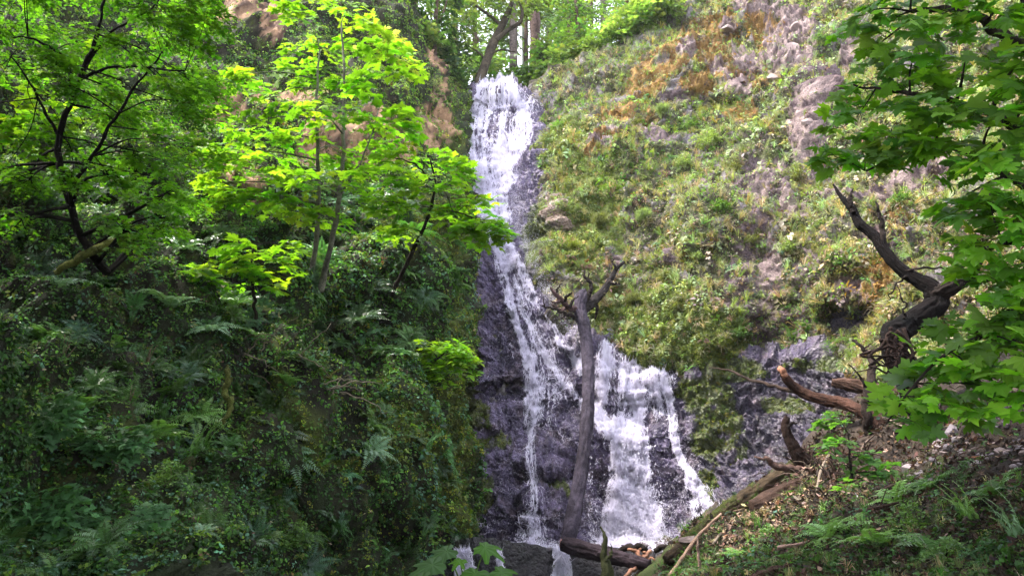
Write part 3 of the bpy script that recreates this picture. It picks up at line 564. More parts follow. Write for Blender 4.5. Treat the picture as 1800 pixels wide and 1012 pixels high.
# ------------------------------------------------------------------ water
def resample(e, n):
    e = np.array(e, float); d = np.r_[0, np.cumsum(np.hypot(*np.diff(e[:, :2], axis=0).T))]; t = np.linspace(0, d[-1], n)
    return np.stack([np.interp(t, d, e[:, k]) for k in range(e.shape[1])], -1), d[-1]
def edges(center):       # (px, py, half width) -> two edges
    c = np.array(center, float); t = norm(np.gradient(c[:, :2], axis=0)); nn = np.c_[t[:, 1], -t[:, 0]] * c[:, 2:3]; return c[:, :2] - nn, c[:, :2] + nn
def drop_T():
    v = [(0, 1, 0)]
    for k in range(3): v.append((math.cos(2.094 * k) * .5, .15, math.sin(2.094 * k) * .5))
    v.append((0, -1, 0)); return np.array(v, float), np.array([(0, 2, 1), (0, 3, 2), (0, 1, 3), (4, 1, 2), (4, 2, 3), (4, 3, 1)]), col3(5, 1)
DROP = drop_T()
def water(mb, patch, L, Rr, dens, nstreak, lift=.10, wid=.009, ln=.11, cell=1.2, fx=.16, edge=.35, film=True, scat=1.0, seed=0, wob=5):
    L, l1 = resample(L, 120); Rr, l2 = resample(Rr, 120); LEN = (l1 + l2) / 2; W = np.hypot(*(Rr - L).T).mean(); rg = np.random.default_rng(seed + 100)
    def pos(s, w):
        a = np.stack([np.interp(s, np.linspace(0, 1, 120), L[:, k]) for k in (0, 1)], -1); b = np.stack([np.interp(s, np.linspace(0, 1, 120), Rr[:, k]) for k in (0, 1)], -1)
        q = a + (b - a) * w[..., None]; q[..., 0] += wob * vnoise(np.stack([s * LEN * .03, s * 0 + seed * 3.1, w * 2], -1)); return q
    def field(s, w):
        x = w * W; y = s * LEN
        n = .75 * vnoise(np.stack([x * fx, y * .014, x * 0 + seed], -1)) + .6 * vnoise(np.stack([x * fx * 2.7, y * .03, x * 0 + seed + 9], -1)) + .5 * vnoise(np.stack([x * .8, y * .05, x * 0 + seed + 5], -1)) + .15 * vnoise(np.stack([x * .5, y * .3, x * 0 + seed + 7], -1))
        e = ss(0, edge, w) * ss(0, edge, 1 - w); d = np.interp(s, np.linspace(0, 1, len(dens)), dens)
        return d * 2 - 1 + n * .9 - (1 - e) * .9
    if film:
        ns = max(int(LEN / cell), 4); nw = max(int(W / cell * 1.15), 3); S, Wd = np.meshgrid(np.linspace(0, 1, ns), np.linspace(0, 1, nw), indexing='ij')
        q = pos(S, Wd); p = patch.at(q[..., 0], q[..., 1]); nr = patch.at(q[..., 0], q[..., 1], 'N'); fl = field(S, Wd)
        p = p + np.array([0, -1, .15]) * (lift * (.5 + .5 * ss(-.2, 1, fl)) + .03 * vnoise(p * np.array([5, 5, .8])))[..., None]
        i = np.arange(ns - 1)[:, None] * nw; j = np.arange(nw - 1)[None]; f = np.stack([i + j, i + j + 1, i + nw + j + 1, i + nw + j], -1).reshape(-1, 4)
        k = fl[:-1, :-1].ravel() > rg.normal(.08, .26, (ns - 1) * (nw - 1)); f = f[k]
        if len(f): mb.add(p.reshape(-1, 3), np.concatenate([f[:, :3], f[:, [0, 2, 3]]]))
    nstreak = int(nstreak * 2.2); m = nstreak * 3; s = rg.random(m); w = rg.uniform(-.12, 1.12, m) if scat else rg.random(m); fl = field(s, np.clip(w, 0, 1)); k = fl > rg.normal(-.25, .35, m); s, w = s[k][:nstreak], w[k][:nstreak]; m = len(s)
    q = pos(s, w); q2 = pos(np.clip(s + .01, 0, 1.01), w); p = patch.at(q[:, 0], q[:, 1]); p2 = patch.at(q2[:, 0], q2[:, 1] + 1e-3); d = norm(p2 - p + np.array([0, 0, -1e-3])); d = norm(d * .5 + np.array([0, -.08, -.6]) + rg.normal(0, .10, (m, 3)))
    p = p + np.array([0, -1, .1]) * (lift * rg.uniform(.3, 2.2, m) * scat)[:, None]
    sz = np.exp(np.clip(rg.normal(0, .4, m), -1, .8)); mb.inst(DROP, p, frames(rdir(m), d), np.c_[sz * wid, sz * ln * np.exp(np.clip(rg.normal(0, .4, m), -1, .7)) * .5, sz * wid], np.ones((m, 3)))
def wc(mb, c, dens, n, **k): a, b = edges(c); water(mb, k.pop('patch', ROCK), a, b, dens, n, **k)
mb = MB()
water(mb, ROCK, [(850, 156), (834, 182), (822, 212), (820, 260), (828, 300), (842, 345), (856, 395), (868, 440), (880, 480)], [(882, 156), (925, 186), (934, 215), (926, 260), (906, 300), (892, 345), (895, 395), (908, 440), (918, 470)],
      [.85, .46, .5, .68, .7, .6, .5, .3], 12000, edge=.12, seed=1, fx=.10)
wc(mb, [(893, 154, 9), (895, 170, 10), (905, 190, 12)], [.95, .9, .8], 500, seed=2)
wc(mb, [(932, 182, 7), (926, 200, 9), (922, 240, 12), (915, 290, 14)], [.95, .8, .6, .3], 700, seed=3)
wc(mb, [(842, 330, 8), (856, 390, 12), (872, 440, 12), (888, 490, 10), (900, 540, 8), (914, 590, 6.5), (932, 645, 7)], [.6, .66, .5, .48, .62, .8, .75], 2200, seed=4)
wc(mb, [(890, 430, 10), (918, 480, 11), (940, 530, 9), (965, 580, 8), (1000, 615, 6), (1024, 655, 6)], [.5, .38, .32, .3, .42, .85], 1500, seed=5)
wc(mb, [(905, 480, 10), (925, 560, 14), (950, 615, 12), (985, 665, 9), (1012, 705, 6), (1028, 760, 5)], [.4, .38, .33, .4, .5, .4], 800, seed=6)
wc(mb, [(985, 600, 5), (1004, 618, 6), (1018, 640, 7), (1026, 662, 8)], [.8, 1, 1, .9], 500, seed=7, wob=2)
wc(mb, [(932, 640, 9), (940, 690, 11), (938, 740, 13), (936, 790, 10), (934, 840, 12), (930, 900, 17), (932, 962, 20)], [.75, .55, .45, .25, .3, .42, .5], 2200, seed=8)
water(mb, ROCK, [(870, 470), (880, 560), (900, 650), (905, 760)], [(960, 540), (1000, 600), (1022, 680), (1010, 800)], [.14, .15, .12, .05], 1800, seed=9, fx=.3, film=True)
o = mb.build('upper_waterfall', M_water); tag(o, 'tall white upper cascade spreading into threads down the chute', 'waterfall', kind='structure')
mb = MB()
wc(mb, [(1068, 622, 14), (1066, 650, 14), (1056, 690, 9), (1050, 725, 8), (1052, 752, 12)], [.9, .95, .9, .85, 1], 1500, seed=11, wob=3)
water(mb, ROCK, [(1056, 622), (1060, 660), (1060, 700), (1062, 745)], [(1178, 648), (1172, 680), (1160, 720), (1140, 750)], [.34, .30, .18, .28], 2600, seed=12, fx=.22)
wc(mb, [(1098, 640, 18), (1112, 670, 14), (1122, 710, 10), (1122, 740, 10), (1104, 766, 20)], [.95, .9, .9, .9, 1], 1600, seed=13, wob=3)
water(mb, ROCK, [(1046, 744), (1050, 756), (1076, 774)], [(1128, 750), (1128, 764), (1124, 782)], [.95, 1.1, 1], 900, seed=14, edge=.05)
water(mb, ROCK, [(1078, 768), (1078, 800), (1074, 850), (1066, 900), (1056, 962)], [(1128, 768), (1126, 800), (1134, 850), (1146, 900), (1160, 962)], [1.1, 1.05, .95, .85, .95], 9000, seed=15, edge=.3, lift=.16)
water(mb, ROCK, [(1050, 770), (1040, 860), (1050, 962)], [(1150, 770), (1175, 860), (1180, 962)], [.1, .2, .3], 3200, seed=25, film=False, ln=.04, wid=.012, lift=.3)
wc(mb, [(1145, 652, 14), (1150, 690, 16), (1158, 740, 14)], [.5, .38, .22], 900, seed=16)
wc(mb, [(1162, 652, 7), (1176, 700, 7), (1182, 770, 6), (1200, 822, 6), (1222, 846, 6)], [.8, .65, .7, .75, .7], 1200, seed=17, wob=3)
wc(mb, [(1212, 840, 8), (1225, 868, 18), (1240, 900, 26), (1240, 940, 32)], [.7, .55, .5, .35], 1800, seed=18)
wc(mb, [(1120, 612, 50), (1150, 640, 50)], [.15, .15], 260, seed=19, film=False)
gl = 26000; sx = rng.uniform(830, 1290, gl); sy = rng.uniform(430, 962, gl); keep = (sdist(W_POLY, sx, sy) < -6) & (rng.random(gl) < np.clip(.35 + .6 * fbm(ROCK.at(sx, sy), 1.2, 3), .04, 1)) & (blob(sx, sy, MOSS_ON_WET) < .3) & (sx < 1250); sx, sy = sx[keep], sy[keep]; gl = len(sx)  # tiny white drops strewn over the wet rock stand in for its glints
mb.inst(DROP, ROCK.at(sx, sy) + np.array([0, -1, .1]) * rng.uniform(.01, .12, (gl, 1)), frames(rdir(gl), rng.normal(0, .35, (gl, 3)) + np.array([0, 0, -1])), np.c_[np.full(gl, .0065), rng.uniform(.01, .04, gl), np.full(gl, .0065)], np.ones((gl, 3)))
o = mb.build('lower_waterfall', M_water); tag(o, 'broad white lower cascade right of the leaning trunk, with added glint drops on the rock', 'waterfall', kind='structure')
mb = MB()
for a, b, n, c in ((814, 13, 900, 0), (879, 5, 250, 1), (984, 13, 700, 2)):
    wc(mb, [(a, 963, b), (a + 2, 990, b * 1.05), (a + 3, 1020, b * 1.15), (a + 3, 1080, b * 1.2)], [.85, .85, .8, .8], n, patch=LEDGE, seed=20 + c, wob=2, wid=.012)
o = mb.build('ledge_cascade', M_water); tag(o, 'small white spouts pouring over the dark ledge', 'waterfall', kind='structure')
# spray: fine droplets in the air beside the falls
mb = MB(); n = 20000; rg = np.random.default_rng(5)
c, _ = resample([(895, 250, 18), (900, 340, 16), (912, 420, 18), (940, 490, 20), (975, 555, 22), (1010, 605, 20)], 100); k = rg.integers(0, 100, n); q = c[k]
x = q[:, 0] + np.abs(rg.normal(0, 1, n)) * q[:, 2] * 1.0 - 6; y = q[:, 1] + rg.normal(0, 8, n); p = ROCK.at(x, y) + np.array([0, -1, 0]) * rg.uniform(.1, .9, n)[:, None]
mb.inst(DROP, p, frames(rdir(n), rdir(n) + np.array([0, 0, -1])), np.exp(rg.normal(0, .3, n)) * .0065, np.ones((n, 3)))
n = 20000; x = rg.normal(1110, 38, n); y = 966 - np.abs(rg.normal(0, 40, n)); p = ROCK.at(x, y) + np.array([0, -1, 0]) * rg.uniform(.1, 1.2, n)[:, None]
mb.inst(DROP, p, frames(rdir(n), rdir(n)), np.exp(rg.normal(0, .3, n)) * .008, np.ones((n, 3)))
n = 16000; th_ = rg.uniform(0, 6.28, n); rr_ = np.abs(rg.normal(0, .55, n)); c0 = P(1105, 966, 18.6); c1 = P(935, 966, 18.6); w_ = rg.random(n) < .78; q = np.where(w_[:, None], c0, c1) + np.c_[rr_ * np.cos(th_) * 1.3, rr_ * np.sin(th_) * .7 - .1, np.abs(rg.normal(0, .16, n)) * np.exp(-rr_)]; q[:, 2] = np.maximum(q[:, 2], zp + .01)
mb.inst(DROP, q, frames(rdir(n), rdir(n)), np.exp(rg.normal(0, .3, n)) * .014, np.ones((n, 3)))
o = mb.build('spray', M_water); tag(o, 'fine white spray drifting beside the cascades', 'spray', kind='stuff')

# ------------------------------------------------------------------ wood
def PP(l): a = np.array(l, float); return P(a[:, 0], a[:, 1], a[:, 2])
def rad(l): return np.array(l, float)[:, 3]
def ppm(Y): return FPX / (Y / math.cos(PITCH))
BK_DARK, BK_BROWN, BK_GREY, BK_RED = (.022, .016, .014), (.09, .06, .045), (.30, .27, .23), (.22, .12, .09)
def limb(mb, l, c, sides=8, lump=.15, n=None, seed=0, wig=0.0):
    """l = [(px, py, depth, radius)]"""
    a = np.array(l, float); p = P(a[:, 0], a[:, 1], a[:, 2])
    if wig: 
        q = smooth_path(np.c_[p, a[:, 3]], len(p) * 4); rg = np.random.default_rng(seed); q[1:, :3] += rg.normal(0, wig * (.12 if a[:, 3].max() > .1 else .8), (len(q) - 1, 3)); v, f = tube(q[:, :3], np.maximum(q[:, 3], .004), sides, lump=lump, seed=seed, sm=True, n=len(q) * (8 if sides > 20 else 3))
    else: v, f = tube(p, a[:, 3], sides, lump=lump, seed=seed, n=n)
    nz = fbm(v + seed, 3, 3)[:, None]; mb.add(v, f, np.clip(np.asarray(c) * (1 + .5 * nz), .005, 1)); return p
def thing(name, label, cat, loc, group=None): return tag(empty(name, loc), label, cat, group)
def wood(name, label, cat, base, parts, mat=None, group=None):
    """parts = {name: [limbs]}, each limb = (points, colour, wig)"""
    t = thing(name, label, cat, P(*base), group); o0 = np.array(P(*base))
    for i, (pn, ls) in enumerate(parts):
        mb = MB()
        for k, (l, c, w) in enumerate(ls):
            limb(mb, l, c, 48 if max(x[3] for x in l) > .1 else 10 if max(x[3] for x in l) > .05 else 6, .14, 110 if max(x[3] for x in l) > .1 else None, 11 * k + i + len(label), w)
            if pn in ('twig', 'root_strand'): mb.build(pn, mat or M_bark, t, True, o0); mb = MB()
        if mb.v: mb.build(pn, mat or M_bark, t, True, o0)
    return t
# the trunk leaning in the falls
wood('fallen_tree', 'tall bare broken tree trunk leaning upright against the falls', 'fallen tree', (998, 965, 18.9), [
    ('trunk', [([(994, 975, 18.8, .20), (1006, 915, 19.0, .175), (1020, 840, 19.4, .17), (1030, 760, 19.8, .165), (1034, 690, 20.4, .165), (1033, 630, 21.0, .165), (1027, 575, 21.5, .17), (1020, 540, 21.8, .19), (1024, 518, 21.9, .15), (1029, 508, 22, .03)], (.055, .045, .062), .012)]),
    ('twig', [([(1072, 494, 22.6, .06), (1080, 500, 22.5, .035), (1090, 498, 22.4, .012)], BK_DARK, .02), ([(1084, 472, 22.6, .05), (1078, 462, 22.6, .03), (1080, 452, 22.6, .01)], BK_DARK, .02)]),
    ('twig', [([(985, 526, 21.1, .05), (976, 532, 21, .03), (966, 528, 20.9, .01)], (.09, .055, .055), .02), ([(1002, 540, 21.4, .05), (1008, 526, 21.3, .03), (1016, 520, 21.3, .01)], BK_DARK, .02), ([(996, 552, 21.4, .03), (985, 562, 21.3, .01)], BK_DARK, .02)]),
    ('branch', [([(1022, 548, 21.8, 0.136), (1042, 530, 22.2, 0.150), (1062, 510, 22.6, 0.109), (1074, 490, 22.7, 0.082), (1084, 472, 22.7, 0.061), (1097, 460, 22.7, 0.034)], (.022, .018, .018), .03),
                ([(1046, 532, 22.2, 0.068), (1050, 545, 22.3, 0.048), (1046, 560, 22.3, 0.020)], BK_DARK, .02)]),
    ('branch', [([(1022, 545, 21.8, 0.116), (1000, 540, 21.5, 0.082), (988, 528, 21.2, 0.075), (975, 515, 21, 0.054), (968, 506, 21, 0.034)], (.09, .055, .055), .03), ([(990, 530, 21.2, 0.048), (998, 520, 21.1, 0.034), (1006, 512, 21, 0.017)], BK_DARK, .02),
                ([(976, 516, 21, 0.034), (982, 504, 21, 0.020), (988, 498, 21, 0.010)], BK_DARK, .02), ([(1000, 540, 21.5, 0.054), (985, 545, 21.4, 0.034), (970, 535, 21.3, 0.020)], (.09, .055, .055), .02)]),
    ('branch', [([(1016, 560, 21.7, 0.068), (998, 552, 21.4, 0.044), (975, 543, 21.2, 0.034), (955, 538, 21, 0.020), (948, 534, 21, 0.010)], BK_DARK, .02), ([(957, 538, 21, 0.020), (955, 520, 21, 0.010)], BK_DARK, .01)]),
    ('branch', [([(1022, 535, 21.8, 0.088), (1035, 516, 21.9, 0.075), (1040, 505, 21.9, 0.054), (1034, 492, 21.9, 0.048), (1026, 484, 21.9, 0.034), (1028, 474, 21.9, 0.020)], BK_DARK, .02), ([(1033, 492, 21.9, 0.027), (1036, 480, 21.9, 0.014)], BK_DARK, .01)])])
wood('log', 'dark wet log lying across the ledge at the trunk foot', 'log', (990, 958, 18.3), [
    ('log_body', [([(988, 955, 17.0, .14), (1010, 961, 16.9, .16), (1060, 973, 16.6, .155), (1110, 986, 16.3, .145), (1142, 994, 16.1, .12)], (.040, .028, .034), .01)]),
    ('cut_end', [([(986.0, 954.6, 17.01, .10), (988.6, 955.2, 17.0, .125)], (.42, .2, .15), 0)])])
wood('stump', 'upright mossy broken snag in front of the horizontal log', 'snag', (1065, 1015, 12.5), [('stump_body', [([(1066, 1040, 12.5, .13), (1067, 1000, 12.5, .09), (1061, 972, 12.5, .05), (1064, 950, 12.5, .035), (1057, 925, 12.6, .012)], (.05, .055, .025), .05), ([(1066, 985, 12.45, .03), (1074, 968, 12.4, .015), (1073, 955, 12.4, .005)], (.05, .055, .025), .02)])])
wood('branch_pile', 'orange and dark broken branches heaped at the log end', 'branch pile', (1140, 985, 16.5), [('branches', [
    ([(1090, 968, 16.8, .06), (1110, 962, 16.7, .07), (1140, 966, 16.5, .06)], BK_DARK, .03), ([(1118, 962, 16.6, .03), (1128, 990, 16.3, .03), (1122, 1015, 16.2, .03)], (.35, .17, .11), .02), ([(1145, 967, 16.3, .035), (1125, 990, 16.2, .04), (1096, 1015, 16, .04)], (.25, .13, .09), .02),
    ([(1105, 965, 16.6, .03), (1130, 974, 16.5, .03), (1150, 985, 16.4, .02)], (.4, .2, .13), .03), ([(1120, 958, 16.6, .02), (1140, 975, 16.5, .02)], (.35, .18, .12), .03), ([(1150, 968, 16.3, .05), (1180, 958, 16.2, .05), (1215, 945, 16.2, .03)], BK_DARK, .02)])])
# big mossy log and its neighbours on the slope
LONG = wood('log', 'long mossy brown log sloping from the slope down to the pool', 'log', (1300, 885, 15), [('log_body', [([(1172, 985, 14.6, .11), (1230, 940, 14.9, .14), (1300, 885, 15.3, .165), (1360, 845, 15.5, .155), (1420, 808, 15.7, .12)], (.06, .042, .026), .02)])])
lp = smooth_path(np.c_[P([1172, 1230, 1300, 1360, 1420], [985, 940, 885, 845, 808], [14.6, 14.9, 15.3, 15.5, 15.7]), [.11, .14, .165, .155, .12]], 60)
mo = MB(); n = 2600; k = rng.integers(8, 58, n); q = lp[k]; a_ = rng.normal(1.9, .65, n); w_ = vnoise(q[:, :3] * 2.5) + .5 * vnoise(q[:, :3] * 7) > -.05; q = q[w_]; a_ = a_[w_]; n = len(q)
ax = norm(lp[-1, :3] - lp[0, :3]); u1 = norm(np.cross(ax, [0, 0, 1.0])); u2 = np.cross(u1, ax); nn = u2 * np.sin(a_)[:, None] + u1 * np.cos(a_)[:, None]; nn = np.where(nn[:, 2:3] < -.2, -nn, nn)
mo.inst(TUFT[0], q[:, :3] + nn * q[:, 3:4] * .93 + ax * rng.uniform(-.08, .08, (n, 1)), frames(norm(nn + rng.normal(0, .3, (n, 3))), rdir(n)), .055 * rng.uniform(.6, 1.3, n), jit((.10, .12, .03), n, .3))
mo.build('moss', M_cover, LONG, False, LONG.location)
wood('log', 'short dark reddish log resting below the long mossy log', 'log', (1330, 890, 14.5), [('log_body', [([(1322, 893, 14.3, .14), (1360, 880, 14.4, .21), (1400, 862, 14.5, .22), (1432, 848, 14.6, .15)], (.05, .03, .023), .02)])])
wood('stick', 'pale straight stick propped against the log by the pool', 'stick', (1200, 1000, 13.6), [('stick_body', [([(1176, 1012, 13.4, .03), (1225, 945, 13.9, .028), (1267, 903, 14.4, .02)], (.38, .25, .18), .005)])])
wood('root_snag', 'dark forked root standing on the slope against wet rock', 'snag', (1420, 820, 15), [
    ('root', [([(1432, 822, 15, .17), (1408, 806, 15, .15), (1394, 785, 15, .12), (1382, 760, 15, .09), (1381, 742, 15, .07), (1384, 732, 15, .05)], (.025, .014, .011), .02), ([(1383, 752, 14.95, .05), (1391, 744, 14.95, .03), (1400, 743, 14.95, .012)], BK_DARK, .01)]),
    ('root', [([(1425, 818, 15, .10), (1395, 824, 14.9, .07), (1365, 820, 14.8, .055), (1345, 808, 14.8, .04), (1330, 802, 14.8, .015)], (.10, .06, .05), .02)])])
wood('broken_branch', 'orange tipped broken branch reaching left over the wet rock', 'branch', (1470, 706, 15), [
    ('branch_body', [([(1560, 752, 13.6, .12), (1515, 722, 14.1, .12), (1480, 708, 14.5, .115), (1450, 702, 14.7, .11), (1420, 694, 14.9, .10), (1395, 678, 15, .09), (1380, 662, 15, .085), (1374, 652, 15, .06)], (.06, .03, .022), .015)]),
    ('bare_tip', [([(1382, 662, 14.93, .06), (1374, 650, 14.93, .065), (1371, 645, 14.95, .03)], (.35, .17, .11), .01)]),
    ('side_twig', [([(1455, 702, 14.7, .05), (1400, 690, 15, .04), (1355, 676, 15.3, .035), (1320, 668, 15.6, .028), (1285, 652, 15.9, .02), (1245, 645, 16.2, .008)], (.06, .04, .033), .015)])])
wood('snag', 'thin crooked bare snag standing in front of the green bank', 'snag', (1528, 715, 13.5), [('stem', [([(1536, 800, 13.9, .10), (1528, 755, 13.6, .10), (1524, 722, 13.5, .09), (1528, 690, 13.5, .085), (1530, 665, 13.6, .08), (1534, 645, 13.6, .06), (1526, 622, 13.7, .045), (1512, 608, 13.7, .035), (1498, 598, 13.8, .02)], (.035, .025, .022), .015)]),
    ('twig', [([(1524, 685, 13.5, .025), (1510, 660, 13.5, .018), (1492, 640, 13.5, .008)], BK_DARK, .01), ([(1532, 650, 13.6, .02), (1544, 630, 13.6, .008)], BK_DARK, .01), ([(1518, 612, 13.7, .015), (1535, 602, 13.7, .006)], BK_DARK, .01)])])
wood('log', 'smooth reddish brown log behind the thin snag', 'log', (1480, 678, 14.2), [('log_body', [([(1462, 672, 15.8, .08), (1490, 676, 15.7, .13), (1550, 688, 15.3, .14), (1640, 700, 14.4, .13), (1730, 720, 12.6, .1)], (.07, .04, .03), .015)])])
wood('leaning_trunk', 'dark leaning tree trunk with upturned root mass at right', 'tree trunk', (1590, 640, 12.4), [
    ('trunk', [([(1640, 790, 12.6, .16), (1622, 745, 12.5, .15), (1600, 695, 12.4, .14), (1586, 652, 12.3, .14), (1572, 615, 12.3, .19), (1574, 590, 12.4, .21), (1592, 572, 12.5, .20), (1622, 552, 12.5, .19), (1646, 528, 12.6, .19), (1638, 508, 12.6, .15), (1612, 492, 12.7, .12), (1582, 472, 12.8, .11), (1556, 443, 12.9, .10), (1534, 412, 13, .09), (1510, 392, 13.1, .085), (1497, 366, 13.2, .07), (1480, 347, 13.3, .045), (1464, 324, 13.4, .015)], (.006, .004, .004), .03)]),
    ('branch', [([(1500, 374, 13.1, .05), (1494, 350, 13.1, .04), (1499, 332, 13.1, .012)], BK_DARK, .01)]),
    ('branch', [([(1558, 446, 12.9, .07), (1552, 420, 12.9, .055), (1551, 395, 12.9, .045), (1545, 372, 12.9, .03), (1540, 352, 12.9, .01)], BK_DARK, .01)]),
    ('branch', [([(1645, 520, 12.6, .16), (1680, 500, 12.3, .13), (1706, 482, 12.1, .10), (1722, 455, 12, .07), (1735, 430, 12, .04)], BK_DARK, .02), ([(1690, 494, 12.2, .06), (1740, 488, 12, .05), (1780, 470, 11.8, .03)], BK_DARK, .02)]),
    ('root_strand', [([(1600, 484, 12.7, .02), (1575, 500, 12.7, .015), (1560, 530, 12.7, .006)], BK_DARK, .02), ([(1590, 476, 12.7, .02), (1640, 470, 12.5, .015), (1670, 478, 12.5, .006)], BK_DARK, .02), ([(1590, 560, 12.3, .02), (1588, 530, 12.3, .014), (1578, 505, 12.3, .006)], BK_DARK, .02)] +
     [([(1575 + rng.normal(0, 14), 600 + rng.normal(0, 16), 12.1, .03), (1575 + rng.normal(0, 26), 622 + rng.normal(0, 16), 12.05, .02), (1580 + rng.normal(0, 34), 645 + rng.normal(0, 18), 12.0, .008)], (.03, .018, .015), .02) for _ in range(22)])])
wood('branch', 'curved dark branch lying over the leafy slope', 'branch', (1500, 915, 10), [('branch_body', [([(1428, 956, 9.6, .03), (1450, 934, 9.8, .055), (1474, 930, 9.9, .055), (1498, 918, 10, .07), (1520, 900, 10.2, .06), (1550, 885, 10.4, .045), (1568, 868, 10.6, .03)], (.07, .038, .03), .01)]), ('twig', [([(1505, 915, 10, .02), (1507, 890, 10, .012), (1505, 865, 10, .006)], (.4, .38, .34), .01)])])
wood('stick', 'thin pinkish stick beneath the curved dark branch', 'stick', (1520, 935, 9.4), [('stick_body', [([(1366, 962, 9.6, .02), (1400, 957, 9.5, .02), (1440, 950, 9.4, .022), (1500, 938, 9.4, .02), (1562, 929, 9.5, .014)], (.32, .2, .17), .008)])])
wood('branch', 'long brown branch along the bottom edge of the slope', 'branch', (1400, 1003, 8.2), [('branch_body', [([(1320, 1016, 8.2, .03), (1360, 1003, 8.2, .04), (1400, 1000, 8.2, .045), (1450, 1006, 8.1, .04), (1520, 1010, 8, .02)], (.08, .045, .035), .01)])])
wood('stick', 'peeled tan stick lying among stones high on the slope', 'stick', (1720, 718, 9.8), [('stick_body', [([(1672, 715, 10, .03), (1720, 719, 9.8, .035), (1745, 724, 9.6, .03)], (.36, .24, .17), .01)])])
wood('stick', 'thin grey stick crossing the ferns at lower right', 'stick', (1770, 965, 6), [('stick_body', [([(1762, 955, 6.2, .015), (1790, 975, 6, .02), (1830, 985, 5.8, .02)], (.2, .15, .13), .006)])])
wood('twig', 'slender upright bare twig rising near the pool stick', 'twig', (1228, 1012, 11), [('twig_body', [([(1232, 1030, 11, .025), (1228, 980, 11, .02), (1226, 940, 11, .012)], (.3, .2, .16), .008)])])
SK = ['below the young maple', 'left of the fern clump', 'among the dry leaves under the dark root', 'beside the short reddish log', 'near the flat dark slab', 'crossing the litter above the pinkish stick', 'half buried under the stones', 'near the bottom edge', 'pointing at the pool', 'against the long mossy log', 'by the curved branch tip', 'lying under the maple leaves', 'right of the root mass', 'at the top of the debris']
for k_, (x_, y_, L_, a_) in enumerate([(1530, 850, 60, .5), (1560, 930, 70, -.3), (1450, 850, 60, -.9), (1370, 905, 60, .7), (1450, 900, 50, -.2), (1420, 935, 60, .25), (1640, 850, 70, -.5), (1450, 985, 80, .15), (1280, 960, 60, -.7), (1300, 915, 50, -.4), (1590, 880, 60, -.6), (1580, 760, 90, .2), (1640, 700, 100, .35), (1540, 740, 80, -.5)]):
    q_ = [SLOPE.at(x_ + math.cos(a_) * t_, y_ + math.sin(a_) * t_) + np.array([0, -.03, .05 + .05 * (k_ % 3)]) for t_ in (-L_ * .5, 0, L_ * .5)]; q_[1] = (q_[0] + q_[2]) / 2 + rng.normal(0, .03, 3)
    t = thing('stick', 'broken brown stick ' + SK[k_], 'stick', q_[0]); m_ = MB(); v, f = tube(q_, [.018, .022, .008], 6, n=14, lump=.3, seed=k_); m_.add(v, f, [(.16, .11, .08), (.07, .045, .035), (.28, .22, .17)][k_ % 3]); m_.build('stick_body', M_bark, t, True, q_[0])
    v, f = tube([q_[1], q_[1] + (q_[2] - q_[0]) * .2 + np.array([rng.normal(0, .1), -.05, .2])], [.009, .003], 4, n=5, lump=0); m_ = MB(); m_.add(v, f, (.09, .06, .05)); m_.build('side_twig', M_bark, t, True, q_[0])
mb = MB()
for k_ in range(150):
    x_ = rng.normal(1450, 55); y_ = rng.normal(825, 24)
    if sdist(S_POLY, np.array([x_]), np.array([y_]))[0] > 8: continue
    q0 = SLOPE.at(x_, y_) + np.array([0, -.05, .0]); d_ = rdir(1)[0] * [.5, .25, .35] * rng.uniform(.5, 1.2); v, f = tube([q0, q0 + d_ * .5 + [0, -.05, .12] + rng.normal(0, .03, 3), q0 + d_ + [0, -.05, .05]], [.014, .01, .003], 4, n=7, lump=.2); mb.add(v, f, jit([(.05, .032, .026), (.08, .05, .04), (.16, .12, .09)][k_ % 3], 1, .3)[0])
for k_ in range(140):
    x_ = rng.uniform(1260, 1790); y_ = rng.uniform(700, 1000)
    if sdist(S_POLY, np.array([x_]), np.array([y_]))[0] > -8: continue
    q0 = SLOPE.at(x_, y_) + np.array([0, -.03, .02]); a_ = rng.uniform(0, 6.28); L_ = rng.uniform(.15, .5) * q0[1] / 11; d_ = np.array([math.cos(a_), .4 * math.sin(a_), .25 * math.sin(a_)]) * L_; v, f = tube([q0, q0 + d_ * .5 + rng.normal(0, .025, 3), q0 + d_], [.008, .007, .002], 4, n=6, lump=.2); mb.add(v, f, jit([(.07, .045, .035), (.2, .15, .12), (.04, .028, .022)][k_ % 3], 1, .3)[0])
o = mb.build('brush', M_bark, None, True); tag(o, 'tangle of fine roots and dead twigs littering the right slope', 'brush', kind='stuff')
# left side wood
wood('mossy_branch', 'arched moss covered branch in the dark upper left', 'branch', (170, 440, 9.4), [('branch_body', [([(95, 480, 9.2, .035), (130, 460, 9.2, .045), (165, 440, 9.3, .055), (200, 424, 9.4, .05), (230, 417, 9.5, .04), (258, 418, 9.6, .02)], (.10, .11, .025), .015)])])
wood('mossy_branch', 'forked yellow moss draped twig over the left bank', 'branch', (545, 675, 12), [('branch_body', [([(495, 670, 12, .02), (520, 678, 12, .035), (540, 695, 12, .04), (560, 712, 12, .015)], (.13, .14, .03), .02), ([(512, 672, 12, .02), (545, 670, 12.1, .03), (575, 664, 12.2, .02), (600, 640, 12.3, .01)], (.12, .12, .03), .02)])])
wood('mossy_branch', 'thick crooked moss furred stem on the left bank', 'branch', (400, 720, 10.5), [('branch_body', [([(392, 745, 10.5, .02), (405, 722, 10.5, .035), (404, 705, 10.5, .04), (396, 690, 10.6, .035), (402, 668, 10.6, .04), (398, 640, 10.7, .02)], (.09, .10, .025), .02)])])
dt = []
